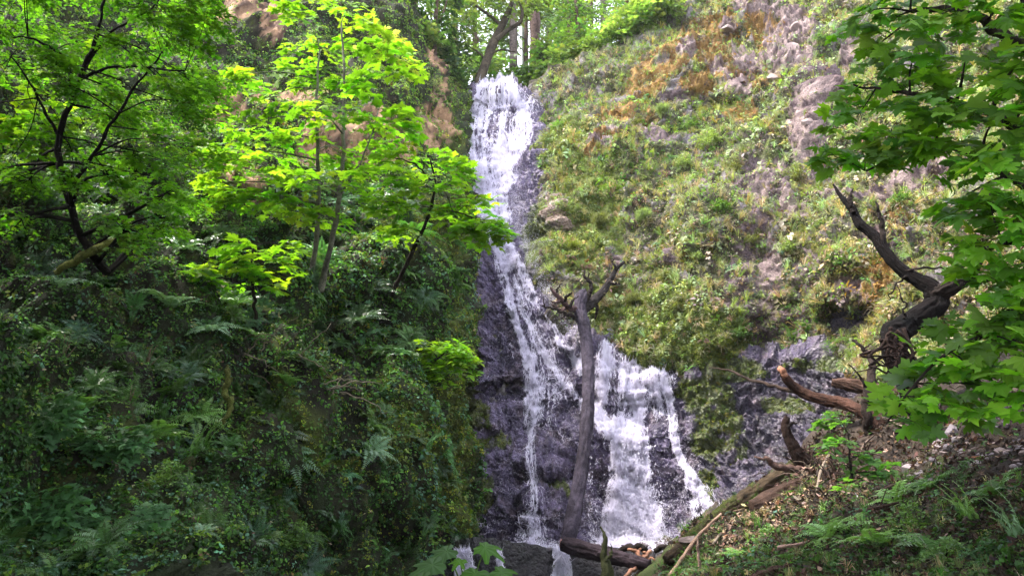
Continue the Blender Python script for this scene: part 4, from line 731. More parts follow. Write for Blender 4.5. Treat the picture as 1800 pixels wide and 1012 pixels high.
for k in range(16):
    x, y = rng.uniform(395, 600), rng.uniform(590, 720); a = rng.uniform(-.9, .9); L = rng.uniform(40, 110)
    dt.append(([(x, y, 12, .012), (x + L * .5 * math.cos(a), y + L * .5 * math.sin(a) - 8, 12 + rng.normal(0, .2), .009), (x + L * math.cos(a), y + L * math.sin(a), 12 + rng.normal(0, .3), .004)], (.2, .165, .12), .015))
wood('dead_twigs', 'tangle of thin pale dead twigs on the left bank', 'dead twigs', (480, 660, 12), [('twig', dt)])

# ------------------------------------------------------------------ trees
def make_tree(name, label, cat, limbs, blobs, T, cols, size=1.0, bark=BK_DARK, group=None, twigs=True, face=(0, -.15, 1.0), fs=.22, flat=.35, seed=0, leafmat=None, jitc=.2, wig=.01, nmul=1.0, crown_name='crown', trunk_name='trunk'):
    rg = np.random.default_rng(seed); l0 = limbs[0][0]; o0 = P(l0[0], l0[1], l0[2]); t = thing(name, label, cat, o0, group)
    mb = MB(); nodes = []
    for k, l in enumerate(limbs):
        a = np.array(l, float); limb(mb, l, bark, 8, .15, None, seed + k, wig); q = smooth_path(np.c_[P(a[:, 0], a[:, 1], a[:, 2]), a[:, 3]], 24); nodes.append(q)
    nodes = np.concatenate(nodes); cm = MB()
    for (px, py, Y, rx, ry, rz, n) in blobs:
        c = P(px, py, Y); k_ = ppm(Y); n = max(int(n * nmul), 1); e = np.array([rx / k_, rz, ry / k_])
        u = rdir(n) * (rg.random((n, 1)) ** .45); pos = c + u * e
        d = np.linalg.norm(nodes[:, :3] - (c - [0, 0, e[2] * .5]), axis=1) + .35 * np.abs(nodes[:, 3]) * 0; j = int(np.argmin(d + np.where(nodes[:, 2] > c[2] + .2, .6, 0)))
        a = nodes[j, :3]; r0 = min(nodes[j, 3] * .6, .012 + .012 * np.linalg.norm(c - a)); mid = (a + c) / 2 + np.array([rg.normal(0, .04), rg.normal(0, .04), .06]) * np.linalg.norm(c - a)
        v, f = tube([a, mid, c], [r0, r0 * .7, r0 * .35], 5, n=8, lump=.1); mb.add(v, f, bark)
        if twigs:
            for q in pos[:min(n, 7)]:
                v, f = tube([c + (a - c) * .15, (c + q) / 2 + rg.normal(0, .02, 3), q], [r0 * .4, r0 * .3, .003], 3, n=5, lump=0); mb.add(v, f, bark)
        out = (pos - (c * .6 + a * .4)); out[:, 2] *= flat; out = out + rg.normal(0, .25, out.shape) * np.linalg.norm(out, axis=1, keepdims=True)
        z = norm(np.array(face) + rg.normal(0, fs, (n, 3))); wh = rg.integers(len(T), size=n); col = jit(np.asarray(cols)[rg.integers(len(cols), size=n)], n, jitc, .08)
        for ti, TT in enumerate(T):
            q = wh == ti
            if q.any(): cm.inst(TT, pos[q] - norm(out[q]) * size * .15, frames(z[q], out[q]), size * rg.uniform(.75, 1.2, q.sum()), col[q])
    mb.build(trunk_name, M_bark, t, True, o0); cm.build(crown_name, leafmat or M_leaf, t, False, o0); return t
MG = [(.18, .36, .028), (.24, .41, .03), (.14, .31, .022), (.23, .41, .04)]
MGD = [(.07, .20, .02), (.10, .25, .025), (.05, .15, .018)]
sap = [(540, 20, 50, 25), (610, 15, 50, 25), (560, 70, 65, 30), (640, 60, 50, 30), (695, 95, 40, 25), (520, 120, 45, 25), (590, 130, 50, 25), (665, 140, 45, 25), (480, 170, 50, 22), (560, 190, 50, 20), (640, 200, 55, 18), (705, 205, 36, 18), (440, 215, 45, 18), (505, 240, 50, 18),
       (580, 255, 45, 16), (460, 295, 50, 18), (540, 315, 45, 16), (425, 130, 26, 18), (625, 315, 36, 12), (490, 345, 50, 14), (560, 372, 44, 12), (400, 270, 30, 18), (430, 350, 40, 14), (390, 320, 30, 14)]
make_tree('maple_sapling', 'bright green slender maple with pale twin stems on the left bank', 'tree',
          [[(563, 512, 14.8, .06), (582, 430, 14.3, .055), (597, 345, 14, .045), (603, 250, 13.9, .035), (605, 130, 13.8, .025), (600, 40, 13.8, .015)], [(546, 506, 14.9, .05), (558, 400, 14.4, .045), (560, 300, 14.1, .035), (556, 200, 13.9, .028), (562, 90, 13.9, .015)], [(597, 345, 14, .02), (640, 270, 13.8, .015), (670, 180, 13.8, .01)]],
          [(x, y, 13.6 + rng.uniform(-.7, .9), rx, ry, .6, 11) for x, y, rx, ry in sap], SPR_M, MG, .84, (.17, .16, .13), seed=1)
arm = [(690, 265, 45, 16), (750, 272, 45, 14), (805, 288, 26, 10), (700, 312, 45, 16), (772, 322, 42, 14), (828, 350, 28, 10), (735, 362, 45, 14), (800, 378, 34, 11), (852, 388, 26, 8), (868, 404, 12, 5), (670, 352, 36, 14), (715, 402, 26, 8), (665, 240, 30, 14), (830, 405, 16, 6)]
make_tree('maple_sapling', 'dark stemmed maple reaching its leaves over the falls', 'tree', [[(688, 520, 16.4, .05), (712, 470, 16, .045), (738, 415, 15.5, .04), (757, 370, 15.2, .035), (765, 325, 15, .025), (758, 285, 14.9, .015)], [(757, 370, 15.2, .02), (800, 372, 14.8, .016), (850, 392, 14.5, .01)], [(765, 325, 15, .018), (730, 290, 14.9, .014), (690, 275, 14.9, .01)]],
          [(x, y, 14.8 + rng.uniform(-.5, .5), rx, ry, .5, 13) for x, y, rx, ry in arm], SPR_M, MG[:3], .80, BK_DARK, seed=2)
make_tree('maple_sapling', 'low leafy maple sapling at mid left in dark hillside', 'tree', [[(450, 560, 12.6, .03), (445, 510, 12.3, .025), (440, 470, 12.1, .02), (450, 430, 12, .012)], [(445, 510, 12.3, .018), (400, 490, 12, .012), (365, 488, 11.9, .008)]],
          [(430, 432, 12, 34, 8, .4, 7), (400, 466, 12, 44, 11, .4, 9), (470, 462, 12, 36, 9, .4, 7), (440, 492, 12, 44, 9, .4, 8), (512, 428, 12.2, 18, 5, .3, 4), (362, 492, 11.9, 18, 8, .3, 4), (500, 455, 12.1, 20, 6, .3, 3)], SPR_M, MG[:3], .8, BK_DARK, seed=3)
make_tree('leafy_shrub', 'bright leafy shrub hanging from the left bank beside the falls', 'shrub', [[(720, 690, 17, .03), (750, 650, 16.8, .025), (785, 615, 16.6, .015)]],
          [(760, 612, 16.6, 32, 16, .4, 16), (800, 605, 16.5, 24, 14, .4, 12), (790, 640, 16.5, 32, 16, .4, 16), (815, 632, 16.5, 16, 12, .3, 8), (770, 665, 16.6, 24, 10, .3, 9), (740, 640, 16.7, 26, 14, .3, 9)], SPR_S, MG, 1.7, BK_DARK, seed=4, crown_name='foliage', trunk_name='stem')
# left vine maple in front
vb = []
rv = np.random.default_rng(12)
for k in range(112):
    x = rv.uniform(-120, 385); y = rv.uniform(-110, 430)
    lim = 385 - max(0, y - 250) * .5
    if x > lim or (y > 330 and rv.random() < .45): continue
    vb.append((x, y, rv.uniform(8.9, 11.5) if rv.random() < .8 else 8, rv.uniform(25, 50), rv.uniform(12, 22), .5, 24))
make_tree('vine_maple', 'dark stemmed spreading maple filling the upper left', 'tree', [[(190, 480, 9.6, 0.0510), (160, 445, 9.4, 0.0476), (132, 385, 9.2, 0.0442), (114, 320, 9, 0.0408), (103, 255, 8.9, 0.0374), (118, 195, 8.8, 0.0340), (142, 135, 8.7, 0.0340), (165, 80, 8.6, 0.0238), (182, 10, 8.5, 0.0170), (200, -80, 8.5, 0.0102)],
          [(120, 335, 9, 0.0238), (165, 270, 8.8, 0.0204), (205, 205, 8.6, 0.0177), (240, 150, 8.5, 0.0136), (285, 95, 8.4, 0.0082)], [(140, 140, 8.7, 0.0204), (180, 122, 8.6, 0.0177), (250, 118, 8.5, 0.0136), (325, 126, 8.4, 0.0082)], [(130, 160, 8.7, 0.0204), (110, 100, 8.6, 0.0170), (70, 75, 8.5, 0.0136), (0, 60, 8.4, 0.0082)], [(106, 240, 8.9, 0.0204), (80, 200, 8.8, 0.0163), (50, 140, 8.7, 0.0122), (20, 100, 8.6, 0.0068)],
           [(150, 120, 8.7, 0.0204), (190, 60, 8.5, 0.0150), (260, 20, 8.4, 0.0102), (320, -40, 8.4, 0.0068)]],
          vb, SPR_S, [(.095, .25, .02), (.07, .19, .018), (.13, .30, .025)], .74, (.008, .006, .005), seed=5)
make_tree('maple_sapling', 'thin pale trunked tree with sunlit leaves at far left', 'tree', [[(45, 430, 11.5, .08), (62, 350, 11.3, .075), (78, 270, 11.2, .06), (92, 190, 11, .05), (100, 100, 11, .03)]],
          [(40, 210, 10.8, 30, 14, .4, 12), (90, 215, 10.8, 35, 14, .4, 14), (20, 240, 10.8, 30, 14, .4, 12), (70, 250, 10.8, 35, 12, .4, 12), (130, 205, 10.8, 18, 8, .3, 6), (60, 170, 10.9, 30, 14, .4, 10), (20, 300, 10.9, 30, 20, .4, 10)], SPR_M, [(.26, .42, .03), (.2, .38, .03)], .62, (.12, .11, .09), seed=6)
# right maple, near
rb = []
for (x, y, rx, ry, n, Y) in [(1500, 20, 40, 25, 5, 6.2), (1560, 30, 50, 30, 7, 6), (1640, 25, 60, 35, 8, 5.7), (1740, 20, 60, 40, 8, 5.4), (1520, 85, 36, 22, 4, 6.2), (1590, 100, 60, 28, 8, 5.9), (1680, 110, 60, 40, 9, 5.6), (1780, 100, 50, 50, 8, 5.2), (1510, 150, 40, 20, 5, 6.1), (1570, 165, 50, 22, 7, 5.9), (1650, 180, 60, 35, 9, 5.6), (1750, 190, 60, 40, 8, 5.3),
                          (1490, 205, 40, 18, 5, 6.1), (1550, 225, 50, 20, 7, 5.9), (1630, 240, 60, 30, 8, 5.6), (1720, 270, 60, 35, 8, 5.3), (1450, 275, 24, 10, 3, 6.1), (1500, 265, 40, 14, 5, 6), (1560, 275, 46, 14, 5, 5.9), (1790, 300, 40, 50, 7, 5), (1700, 340, 55, 25, 7, 5.4), (1640, 355, 26, 14, 3, 5.7), (1760, 390, 50, 35, 8, 5.1), (1690, 410, 36, 22, 5, 5.4),
                          (1740, 460, 46, 28, 7, 5.2), (1680, 490, 36, 14, 4, 5.5), (1790, 520, 40, 40, 7, 5), (1730, 540, 46, 24, 7, 5.2), (1670, 570, 40, 20, 6, 5.4), (1620, 600, 26, 14, 4, 5.6), (1740, 600, 46, 28, 7, 5.1), (1660, 640, 40, 22, 6, 5.4), (1600, 650, 24, 20, 4, 5.6), (1720, 670, 40, 20, 5, 5.2), (1620, 690, 36, 18, 5, 5.5), (1570, 710, 26, 12, 4, 5.6), (1550, 745, 26, 10, 3, 5.6),
                          (1660, 720, 36, 12, 4, 5.4), (1790, 620, 30, 20, 4, 5), (1870, 100, 60, 120, 18, 5), (1880, 350, 60, 120, 18, 5), (1880, 560, 60, 80, 10, 5), (1600, -60, 90, 40, 12, 6), (1750, -70, 90, 50, 12, 5.5), (1780, 700, 30, 14, 2, 5.2)]:
    rb.append((x, y, Y, rx, ry, .35, n))
make_tree('bigleaf_maple', 'large leaved dark green maple hanging in from the right edge', 'tree', [[(2050, 900, 6, .16), (1990, 600, 5.9, .15), (1930, 350, 5.8, .14), (1860, 120, 5.8, .12), (1800, -60, 5.8, .10)], [(1920, 330, 5.8, .05), (1820, 250, 5.7, .04), (1740, 200, 5.7, .032), (1650, 170, 5.8, .022), (1560, 160, 5.9, .014), (1500, 150, 6, .008)],
          [(1860, 120, 5.8, .06), (1760, 60, 5.8, .045), (1690, 20, 5.8, .03), (1600, 20, 6, .018)], [(1950, 420, 5.8, .04), (1850, 360, 5.6, .03), (1750, 300, 5.6, .022), (1640, 255, 5.8, .014), (1520, 300, 6, .008)], [(1980, 560, 5.9, .04), (1880, 520, 5.5, .03), (1800, 530, 5.4, .022), (1720, 590, 5.4, .016), (1640, 640, 5.5, .01), (1560, 740, 5.6, .006)], [(1960, 480, 5.8, .03), (1860, 440, 5.5, .022), (1760, 430, 5.4, .014), (1690, 470, 5.5, .008)]],
          [(x + 16 + (22 if y > 330 else 0), y, Y, rx, ry, rz, n) for x, y, Y, rx, ry, rz, n in rb], SPR_R, [(.13, .31, .022), (.17, .37, .025), (.10, .26, .02), (.22, .42, .035), (.13, .27, .05)], .68, (.04, .03, .025), seed=7, twigs=False, nmul=1.4, face=(-.15, -.55, .85), fs=.3)
# small leafy plants on the slope beneath it
make_tree('leafy_shrub', 'slender leafy young maple above the brown litter', 'shrub', [[(1500, 880, 11, .02), (1495, 820, 11, .016), (1490, 760, 11, .01)]], [(1470, 740, 11, 20, 10, .3, 6), (1480, 770, 11, 26, 10, .3, 7), (1510, 800, 11, 30, 10, .3, 8), (1530, 830, 11, 30, 10, .3, 8), (1560, 850, 10.8, 26, 8, .3, 6), (1500, 850, 11, 26, 10, .3, 6), (1470, 715, 11, 14, 6, .3, 3)], SPR_M, [(.10, .24, .05), (.13, .28, .06)], .55, BK_DARK, seed=8, crown_name='foliage', trunk_name='stem')

# --- trees on the rim
def rim_tree(label, l, blobs, cols, T=SPR_S, size=2.2, bark=BK_BROWN, seed=0, name='rim_tree', cat='tree', **k): return make_tree(name, label, cat, l, blobs, T, cols, size, bark, seed=seed, twigs=False, jitc=.25, fs=.4, **k)
GB = [(.13, .24, .05), (.10, .20, .05), (.17, .28, .07)]; GDK = [(.05, .10, .04), (.07, .13, .04), (.04, .08, .04)]
rim_tree('curved mossy tree leaning over the lip of the falls', [[(822, 192, 30.6, .26), (836, 160, 31, .24), (850, 122, 31.4, .22), (864, 84, 31.8, .21), (882, 45, 32, .18), (898, 10, 32, .14), (905, -40, 32, .1), (912, -120, 32, .06)], [(868, 74, 31.8, .12), (895, 52, 31.8, .1), (915, 38, 31.6, .09), (918, 22, 31.5, .07), (912, 2, 31.5, .05)], [(856, 108, 31.6, .06), (838, 90, 31.6, .04), (820, 80, 31.6, .02)], [(860, 95, 31.6, .06), (885, 88, 31.8, .04), (905, 92, 32, .02)], [(882, 45, 32, .08), (850, 20, 32, .06), (820, 0, 32, .04)]],
         [(850, 10, 32, 45, 18, 1.2, 26), (800, 15, 32, 40, 22, 1.2, 26), (895, 20, 32, 40, 18, 1.2, 16), (930, 0, 32, 30, 20, 1.2, 14), (830, 45, 32, 26, 14, 1, 10), (860, -40, 32, 80, 30, 1.5, 40), (805, 60, 32, 20, 12, 1, 6), (920, -60, 32, 60, 40, 1.5, 24)], [(.09, .14, .04), (.12, .18, .05), (.14, .2, .06)], bark=(.05, .04, .028), seed=21)
def conifer(label, px, py0, Y, r, top, blobs, seed, bark=(.10, .065, .055)):
    rg = np.random.default_rng(seed); ls = [[(px, py0, Y, r), (px - 1, (py0 + top) / 2, Y, r * .85), (px + 2, top, Y, r * .6)]]; bl = []
    for k in range(blobs):
        y = rg.uniform(top, py0 - (py0 - top) * .45); a = rg.choice([-1, 1]); L = rg.uniform(15, 55); ls.append([(px, y, Y, .05), (px + a * L * .5, y + 4, Y + rg.normal(0, .5), .03), (px + a * L, y + 12, Y + rg.normal(0, 1), .012)]); bl.append((px + a * L * .8, y + 10, Y, L * .4, 7, 1, 8))
    return rim_tree(label, ls, bl, GDK, seed=seed, bark=bark, T=SPR_O, name='conifer_tree')
conifer('tall straight reddish conifer trunk above the lip', 941, 150, 36, .30, -160, 7, 31)
conifer('second thinner conifer trunk left of the tall one', 903, 120, 40, .24, -160, 8, 32, (.14, .11, .10))
conifer('thin pale trunk just right of the mossy tree', 921, 130, 46, .13, -120, 5, 33, (.14, .15, .12))
conifer('grey trunk rising through the green trees above the cliff', 1062, 110, 40, .2, -160, 10, 34, (.2, .16, .14))
rim_tree('dark evergreen tree left of the falls lip', [[(764, 130, 30, .12), (764, 60, 30, .1), (768, 0, 30, .08), (765, -80, 30, .05)], [(764, 60, 30, .05), (778, 25, 30, .04), (790, -10, 30, .03)]],
         [(780, 110, 30.4, 26, 26, .8, 40), (800, 130, 30.6, 22, 26, .8, 34), (760, 80, 30.4, 30, 20, .8, 36), (795, 85, 30.6, 26, 22, .8, 34), (740, 50, 30.4, 30, 20, .8, 26), (780, 50, 30.6, 34, 18, 1, 26), (735, 15, 30, 32, 16, 1, 26), (790, 10, 31, 34, 16, 1, 20), (750, -30, 30, 60, 20, 1, 30), (815, 155, 30.6, 12, 18, .5, 14)], GDK + [(.08, .17, .05)], seed=22)
rim_tree('airy blue green tree at the top left of centre', [[(702, 110, 31, .1), (700, 40, 31, .08), (704, -40, 31, .05)]], [(690, 10, 31, 40, 16, 1, 24), (720, 40, 31, 30, 14, 1, 18), (670, 40, 31, 30, 14, 1, 18), (650, 5, 31, 40, 16, 1, 18), (700, 70, 31, 30, 12, 1, 14), (690, -30, 31, 60, 20, 1, 24)], [(.12, .22, .09), (.09, .17, .07)], seed=23)
rim_tree('bright yellow green tree at the hillside crest', [[(650, 240, 25, .1), (655, 150, 25.5, .08), (650, 70, 26, .05)]], [(640, 60, 25.5, 40, 22, 1, 30), (690, 80, 25.5, 36, 20, 1, 28), (660, 110, 25.5, 40, 20, 1, 28), (705, 120, 25.5, 26, 20, 1, 20), (620, 100, 25, 30, 20, 1, 20), (680, 160, 25, 30, 16, 1, 18), (715, 150, 25.5, 18, 18, .8, 12)], [(.28, .36, .06), (.22, .34, .06), (.33, .38, .1)], seed=24)
rim_tree('broad bright green tree above the right rim', [[(1010, 118, 33, .12), (1015, 60, 33, .1), (1010, -20, 33, .06)]], [(990, 70, 33, 34, 20, 1, 26), (1030, 60, 33, 34, 22, 1, 28), (1000, 30, 33.5, 34, 18, 1, 24), (1050, 95, 32.5, 34, 16, 1, 24), (1000, 100, 33, 34, 14, 1, 22), (1030, 15, 33.5, 40, 18, 1, 20), (985, -10, 33.5, 34, 18, 1, 16), (1040, -40, 33.5, 60, 20, 1, 20)], GB, seed=25)
rim_tree('dark blue green fir behind the right rim', [[(1000, 110, 37, .12), (1000, 20, 37, .1), (1000, -80, 37, .06)]], [(975, 30, 37, 24, 18, 1, 20), (1010, 5, 37, 34, 18, 1, 22), (1050, 20, 37, 34, 18, 1, 22), (985, -30, 37, 34, 18, 1, 18), (1085, 10, 37, 34, 18, 1, 20)], [(.06, .12, .08), (.08, .14, .08)], T=SPR_O, seed=26)
rim_tree('leafy pale green tree above the middle of the cliff', [[(1100, 100, 31.5, .12), (1100, 40, 31.5, .1), (1105, -40, 31.5, .06)], [(1100, 60, 31.5, .05), (1130, 30, 31.5, .04), (1150, -10, 31.5, .02)]], [(1090, 30, 31.5, 36, 22, 1, 28), (1130, 20, 31.5, 34, 22, 1, 26), (1080, 65, 31.5, 34, 16, 1, 24), (1120, 60, 31.3, 34, 16, 1, 24), (1160, 10, 31, 30, 20, 1, 22), (1100, -10, 31.5, 60, 20, 1, 26), (1180, -20, 31, 50, 26, 1, 26), (1150, 45, 31, 24, 12, 1, 14)], [(.2, .3, .09), (.15, .26, .07), (.24, .33, .13)], seed=27)
for k_, (x_, y_, Y_, r_, lab_) in enumerate([(975, 120, 31.5, 26, 'light green bush at the left end of the grassy rim'), (1010, 100, 31.5, 28, 'tall light green bush on the grassy rim'), (1050, 85, 31, 28, 'full green bush in the middle of the grassy rim'), (1090, 60, 30.5, 28, 'green bush where the rim turns steep'), (1130, 35, 30, 28, 'light bush halfway up the steep rim'), (1165, 5, 29.5, 30, 'bush near the top of the steep rim'), (720, 130, 28.5, 24, 'yellow green bush on the left crest'), (745, 60, 29.5, 26, 'green bush under the dark evergreen'), (955, 90, 33, 20, 'shaded bush behind the tall trunk')]):
    rim_tree(lab_, [[(x_, y_ + r_, Y_ + .3, .06), (x_, y_, Y_ + .2, .05), (x_, y_ - r_ * .5, Y_ + .2, .03)]], [(x_ - r_ * .4, y_, Y_, r_ * .7, r_ * .6, .8, 34), (x_ + r_ * .5, y_ + 4, Y_, r_ * .7, r_ * .6, .8, 34), (x_, y_ - r_ * .5, Y_, r_ * .7, r_ * .5, .8, 28)], [(.15, .24, .07), (.19, .27, .09), (.11, .20, .05)], seed=60 + k_, size=1.8, name='bush', cat='bush', crown_name='foliage', trunk_name='stem')
rim_tree('round green bush right above the falls lip', [[(905, 158, 32.6, .06), (905, 140, 32.6, .05), (908, 118, 32.6, .03)]], [(895, 128, 32.6, 22, 16, .8, 30), (920, 120, 32.6, 24, 16, .8, 30), (910, 143, 32.6, 30, 10, .8, 24), (940, 132, 32.6, 16, 14, .8, 18), (885, 145, 32.6, 12, 8, .6, 8)], GB, seed=28, name='bush', cat='bush', crown_name='foliage', trunk_name='stem')
for k_, (x_, y_, Y_, lab_) in enumerate([(770, -20, 38, 'leafy tree behind the dark evergreen'), (835, -60, 40, 'leafy tree high behind the mossy tree'), (870, 60, 44, 'soft green tree seen under the mossy tree'), (925, 30, 42, 'soft green tree between the two conifer trunks'), (990, 40, 41, 'soft green tree right of the tall conifer trunk'), (1040, 10, 40, 'tall green tree behind the rim bushes'), (840, 135, 36, 'low dark shrubbery behind the lip'), (1130, -20, 39, 'green tree high behind the steep rim')]):
    rim_tree(lab_, [[(x_, 160, Y_, .15), (x_, y_, Y_, .1), (x_, y_ - 70, Y_, .05)]], [(x_ + rng.normal(0, 26), y_ + rng.uniform(-50, 60 if x_ != 840 else 12), Y_ + rng.normal(0, 1), 24, 14, 1.2, 13) for _ in range(10)], [(.13, .22, .08), (.10, .17, .06), (.17, .25, .10)], size=2.6, seed=80 + k_)
# distant forest beyond the rim, seen in the gaps
for k, (px, Y, w, lab) in enumerate([(560, 48, 50, 'distant dark fir far behind the hillside crest'), (730, 46, 46, 'distant fir behind the airy tree'), (800, 52, 40, 'distant fir left of the mossy trunk'), (965, 50, 40, 'distant fir right of the tall trunk'), (1060, 54, 44, 'distant fir behind the green rim trees'), (1150, 50, 44, 'distant fir above the middle cliff'), (1260, 48, 50, 'distant fir high behind the right cliff')]):
    rim_tree(lab, [[(px, 150, Y, .25), (px, 0, Y, .2), (px, -150, Y, .08)]], [(px + rng.normal(0, w * .4), y, Y, w * (.35 + (y + 160) / 600), 12, 1.5, 14) for y in range(-140, 130, 20)], [(.08, .13, .09), (.10, .16, .10)], T=SPR_O, size=3.5, seed=40 + k, name='conifer_tree')

# unseen trees added beyond the frame so that their crowns shade the ravine floor
def shade_crown_T(seed, n=2600):
    rg = np.random.default_rng(seed); m = MB(); u = rdir(n) * (rg.random((n, 1)) ** .38); u = u[fbm(u, 2.4, 2) > -.28]; n = len(u); z = norm(np.array([0, 0, 1.]) + rg.normal(0, .3, (n, 3)))
    m.inst(T_MAPS[0], u * [4.2, 4.2, 3.0], frames(z, rdir(n)), rg.uniform(.45, .8, n), jit((.07, .16, .03), n)); return m.arr()
CNT = shade_crown_T(3); cm0 = None
for k, (x, y, z, sc, lab) in enumerate([(-9.5, 3.2, 11.5, 1.15, 'added tall shade tree beyond the left edge of the frame'), (-6, -1, 12, 1.2, 'added tall leaning shade tree behind the photographer at left'), (3.5, -4.5, 11, 1.2, 'added tall shade tree behind the photographer at right'), (9.5, 3.5, 11, 1.0, 'added tall shade tree beyond the right edge of the frame'), (-16, 3, 12, 1.4, 'added broad shade tree farther up the left slope beyond the frame'), (-2.5, -9, 9, 1.5, 'added broad shade tree far behind the photographer')]):
    t = thing('added_shade_tree', lab, 'tree', (x, y, -1)); off = (3, 6, 0) if 'leaning' in lab else (0, 0, 0); v, f = tube([(0, 0, 0), (.2 + off[0] * .2, .1 + off[1] * .2, (z + 1) * .5), (off[0], off[1], z + 2)], [.32, .25, .12], 12, n=20); mesh('trunk', v, f, M_bark, t, col3(len(v), BK_DARK), True)
    if cm0 is None: cm0 = c = mesh('crown', CNT[0], CNT[1], M_leaf, t, CNT[2])
    else: c = cm0.copy(); COL.objects.link(c); c.parent = t
    c.location = (off[0], off[1], z + 1); c.scale = (sc, sc, sc); c.rotation_euler = (0, 0, k * 1.3)

# ------------------------------------------------------------------ ferns (individual plants, shared meshes)
fern_me = []
for k, T in enumerate(FERN):
    mb = MB(); mb.add(*T); o = mb.build('fern', M_fern); fern_me.append(o)
used = set()
def copy_to(src, loc, rot, sc):
    o = src.copy(); COL.objects.link(o); o.location = loc; o.rotation_mode = 'QUATERNION'; o.rotation_quaternion = rot; o.scale = sc if hasattr(sc, '__len__') else (sc, sc, sc); return o
def q_up(n, a):
    z = Vector(n).normalized(); q = Vector((0, 0, 1)).rotation_difference(z); return q @ Matrix.Rotation(a, 3, 'Z').to_quaternion()
FM = {}
def fern_mesh(k, tint):
    key = (k, tint)
    if key not in FM:
        v, f, c = FERN[k]; FM[key] = mesh('fern', v, f, M_fern, None, c * np.asarray(tint)); 
        return FM[key], True
    return FM[key], False
for o in fern_me: bpy.data.objects.remove(o)
FD, FL, FB = (.09, .20, .05), (.17, .33, .08), (.20, .34, .20)
def fern(patch, px, py, size, tint, label, group='ferns growing on the canyon sides'):
    i = rng.integers(4); src, new = fern_mesh(int(i), tint); p = patch.at(px, py); n = patch.at(px, py, 'N'); n = n * (-1 if n[1] > .2 else 1); n = norm(n * .55 + np.array([0, 0, .6]))
    o = src if new else src.copy()
    if not new: COL.objects.link(o)
    o.location = p; o.rotation_mode = 'QUATERNION'; o.rotation_quaternion = q_up(n, rng.uniform(0, 6.28)); s = size / ppm(p[1]) * 1.0; o.scale = (s, s, s); tag(o, label, 'fern', group)
for a in [(250, 590, 95, FB, 'largest arching fern in the middle of the left hillside'), (385, 575, 75, FD, 'fern right of the largest arching fern'), (315, 640, 60, FB, 'pale drooping fern below the largest arching fern'), (160, 530, 80, FD, 'dark fern up left of the largest arching fern'), (70, 560, 85, FB, 'broad shadowed fern near the left edge'),
          (50, 450, 85, FD, 'fern under the thin pale trunked tree'), (300, 480, 60, FD, 'small dark fern below the arched mossy branch'), (430, 790, 75, FB, 'fern with pale tips below the crooked mossy stem'), (300, 760, 70, FL, 'ladder like fern in the left foreground bank'), (240, 805, 80, FL, 'long arching fern low on the left bank'), (290, 855, 85, FD, 'broad dark fern below the long arching fern'),
          (585, 835, 60, FB, 'rosette fern on the moss buttress left of the falls'), (705, 795, 45, FD, 'small fern tucked in the mossy buttress'), (660, 655, 50, FD, 'fern under the dark stemmed maple'), (580, 640, 50, FB, 'fern near the pale dead twigs'), (690, 950, 60, FB, 'lowest fern beside the ledge at left'), (390, 985, 80, FD, 'dark fern at the bottom edge left of centre'), (520, 960, 60, FL, 'green fern near bottom below the moss buttress'),
          (610, 545, 45, FD, 'fern at the foot of the pale twin stems'), (700, 560, 40, FD, 'fern beside the dark bank hollow'), (160, 660, 70, FD, 'fern in the deep shade at left'), (110, 760, 70, FD, 'fern behind the blue green leafy shrubs'), (500, 560, 50, FD, 'fern under the low leafy maple sapling'), (420, 640, 50, FD, 'fern above the crooked mossy stem'), (30, 660, 70, FD, 'fern at the left edge in deep shade')]:
    fern(LEFT, *a)
for a in [(1375, 590, 40, FL, 'upper pale green fern below the cliff hollow'), (1392, 622, 42, FL, 'lower pale green fern above the wet rock'), (1445, 645, 40, FL, 'grassy fern right of the two pale ferns'), (982, 235, 24, FL, 'small fern on the cliff right of the upper fall'), (1180, 285, 24, FB, 'small fern high on the middle cliff'), (1160, 420, 24, FB, 'small fern above the leaning trunk branch'), (1330, 560, 24, FL, 'small fern left of the cliff hollow'), (1540, 560, 30, FD, 'dark fern inside the cliff hollow'), (1290, 480, 22, FB, 'small pale fern in the middle of the cliff')]:
    fern(CLIFF, *a)
for a in [(1480, 985, 75, FL, 'upright light fern at the bottom of the right slope'), (1590, 905, 75, FL, 'tall fern right of the curved dark branch'), (1650, 880, 70, FD, 'fern below the loose stones'), (1700, 930, 85, FL, 'big fern in the lower right foreground'), (1760, 880, 80, FD, 'fern near the right edge under the stones'), (1640, 980, 90, FD, 'dark fern at bottom right'), (1790, 980, 100, FB, 'bluish fern in the bottom right corner'), (1560, 1000, 80, FL, 'fern beside the upright light fern'), (1530, 950, 50, FL, 'small fern by the pinkish stick'), (1400, 1000, 50, FD, 'small fern by the bottom brown branch'), (1300, 990, 45, FL, 'small fern near the pool stick')]:
    fern(SLOPE, *a)

# ------------------------------------------------------------------ shrubs on the cliff: few shapes, one object each
def shrub_T(seed, T, n, size, flat=.8):
    rg = np.random.default_rng(seed); st = MB(); fo = MB()
    lobes = rdir(6) * np.array([.55, .45, .4]) + [0, 0, .5]
    for L in lobes: v, f = tube([(0, 0, -.15), L * .5 + rg.normal(0, .05, 3), L], [.03, .02, .01], 5, n=6, lump=.1); st.add(v, f, (.2, .15, .1))
    k = rg.integers(6, size=n); pos = lobes[k] + rdir(n) * (rg.random((n, 1)) ** .4) * np.array([.42, .42, .34]); out = pos - np.array([0, 0, .2]); z = norm(np.array([0, 0, 1.]) + rg.normal(0, .35, (n, 3))); tint = np.exp(rg.normal(0, .22, (n, 1))) * np.ones((1, 3))
    wh = rg.integers(len(T), size=n)
    for i, t in enumerate(T):
        q = wh == i; fo.inst(t, pos[q], frames(z[q], out[q]), size * rg.uniform(.7, 1.2, q.sum()), tint[q])
    return st.arr(), fo.arr()
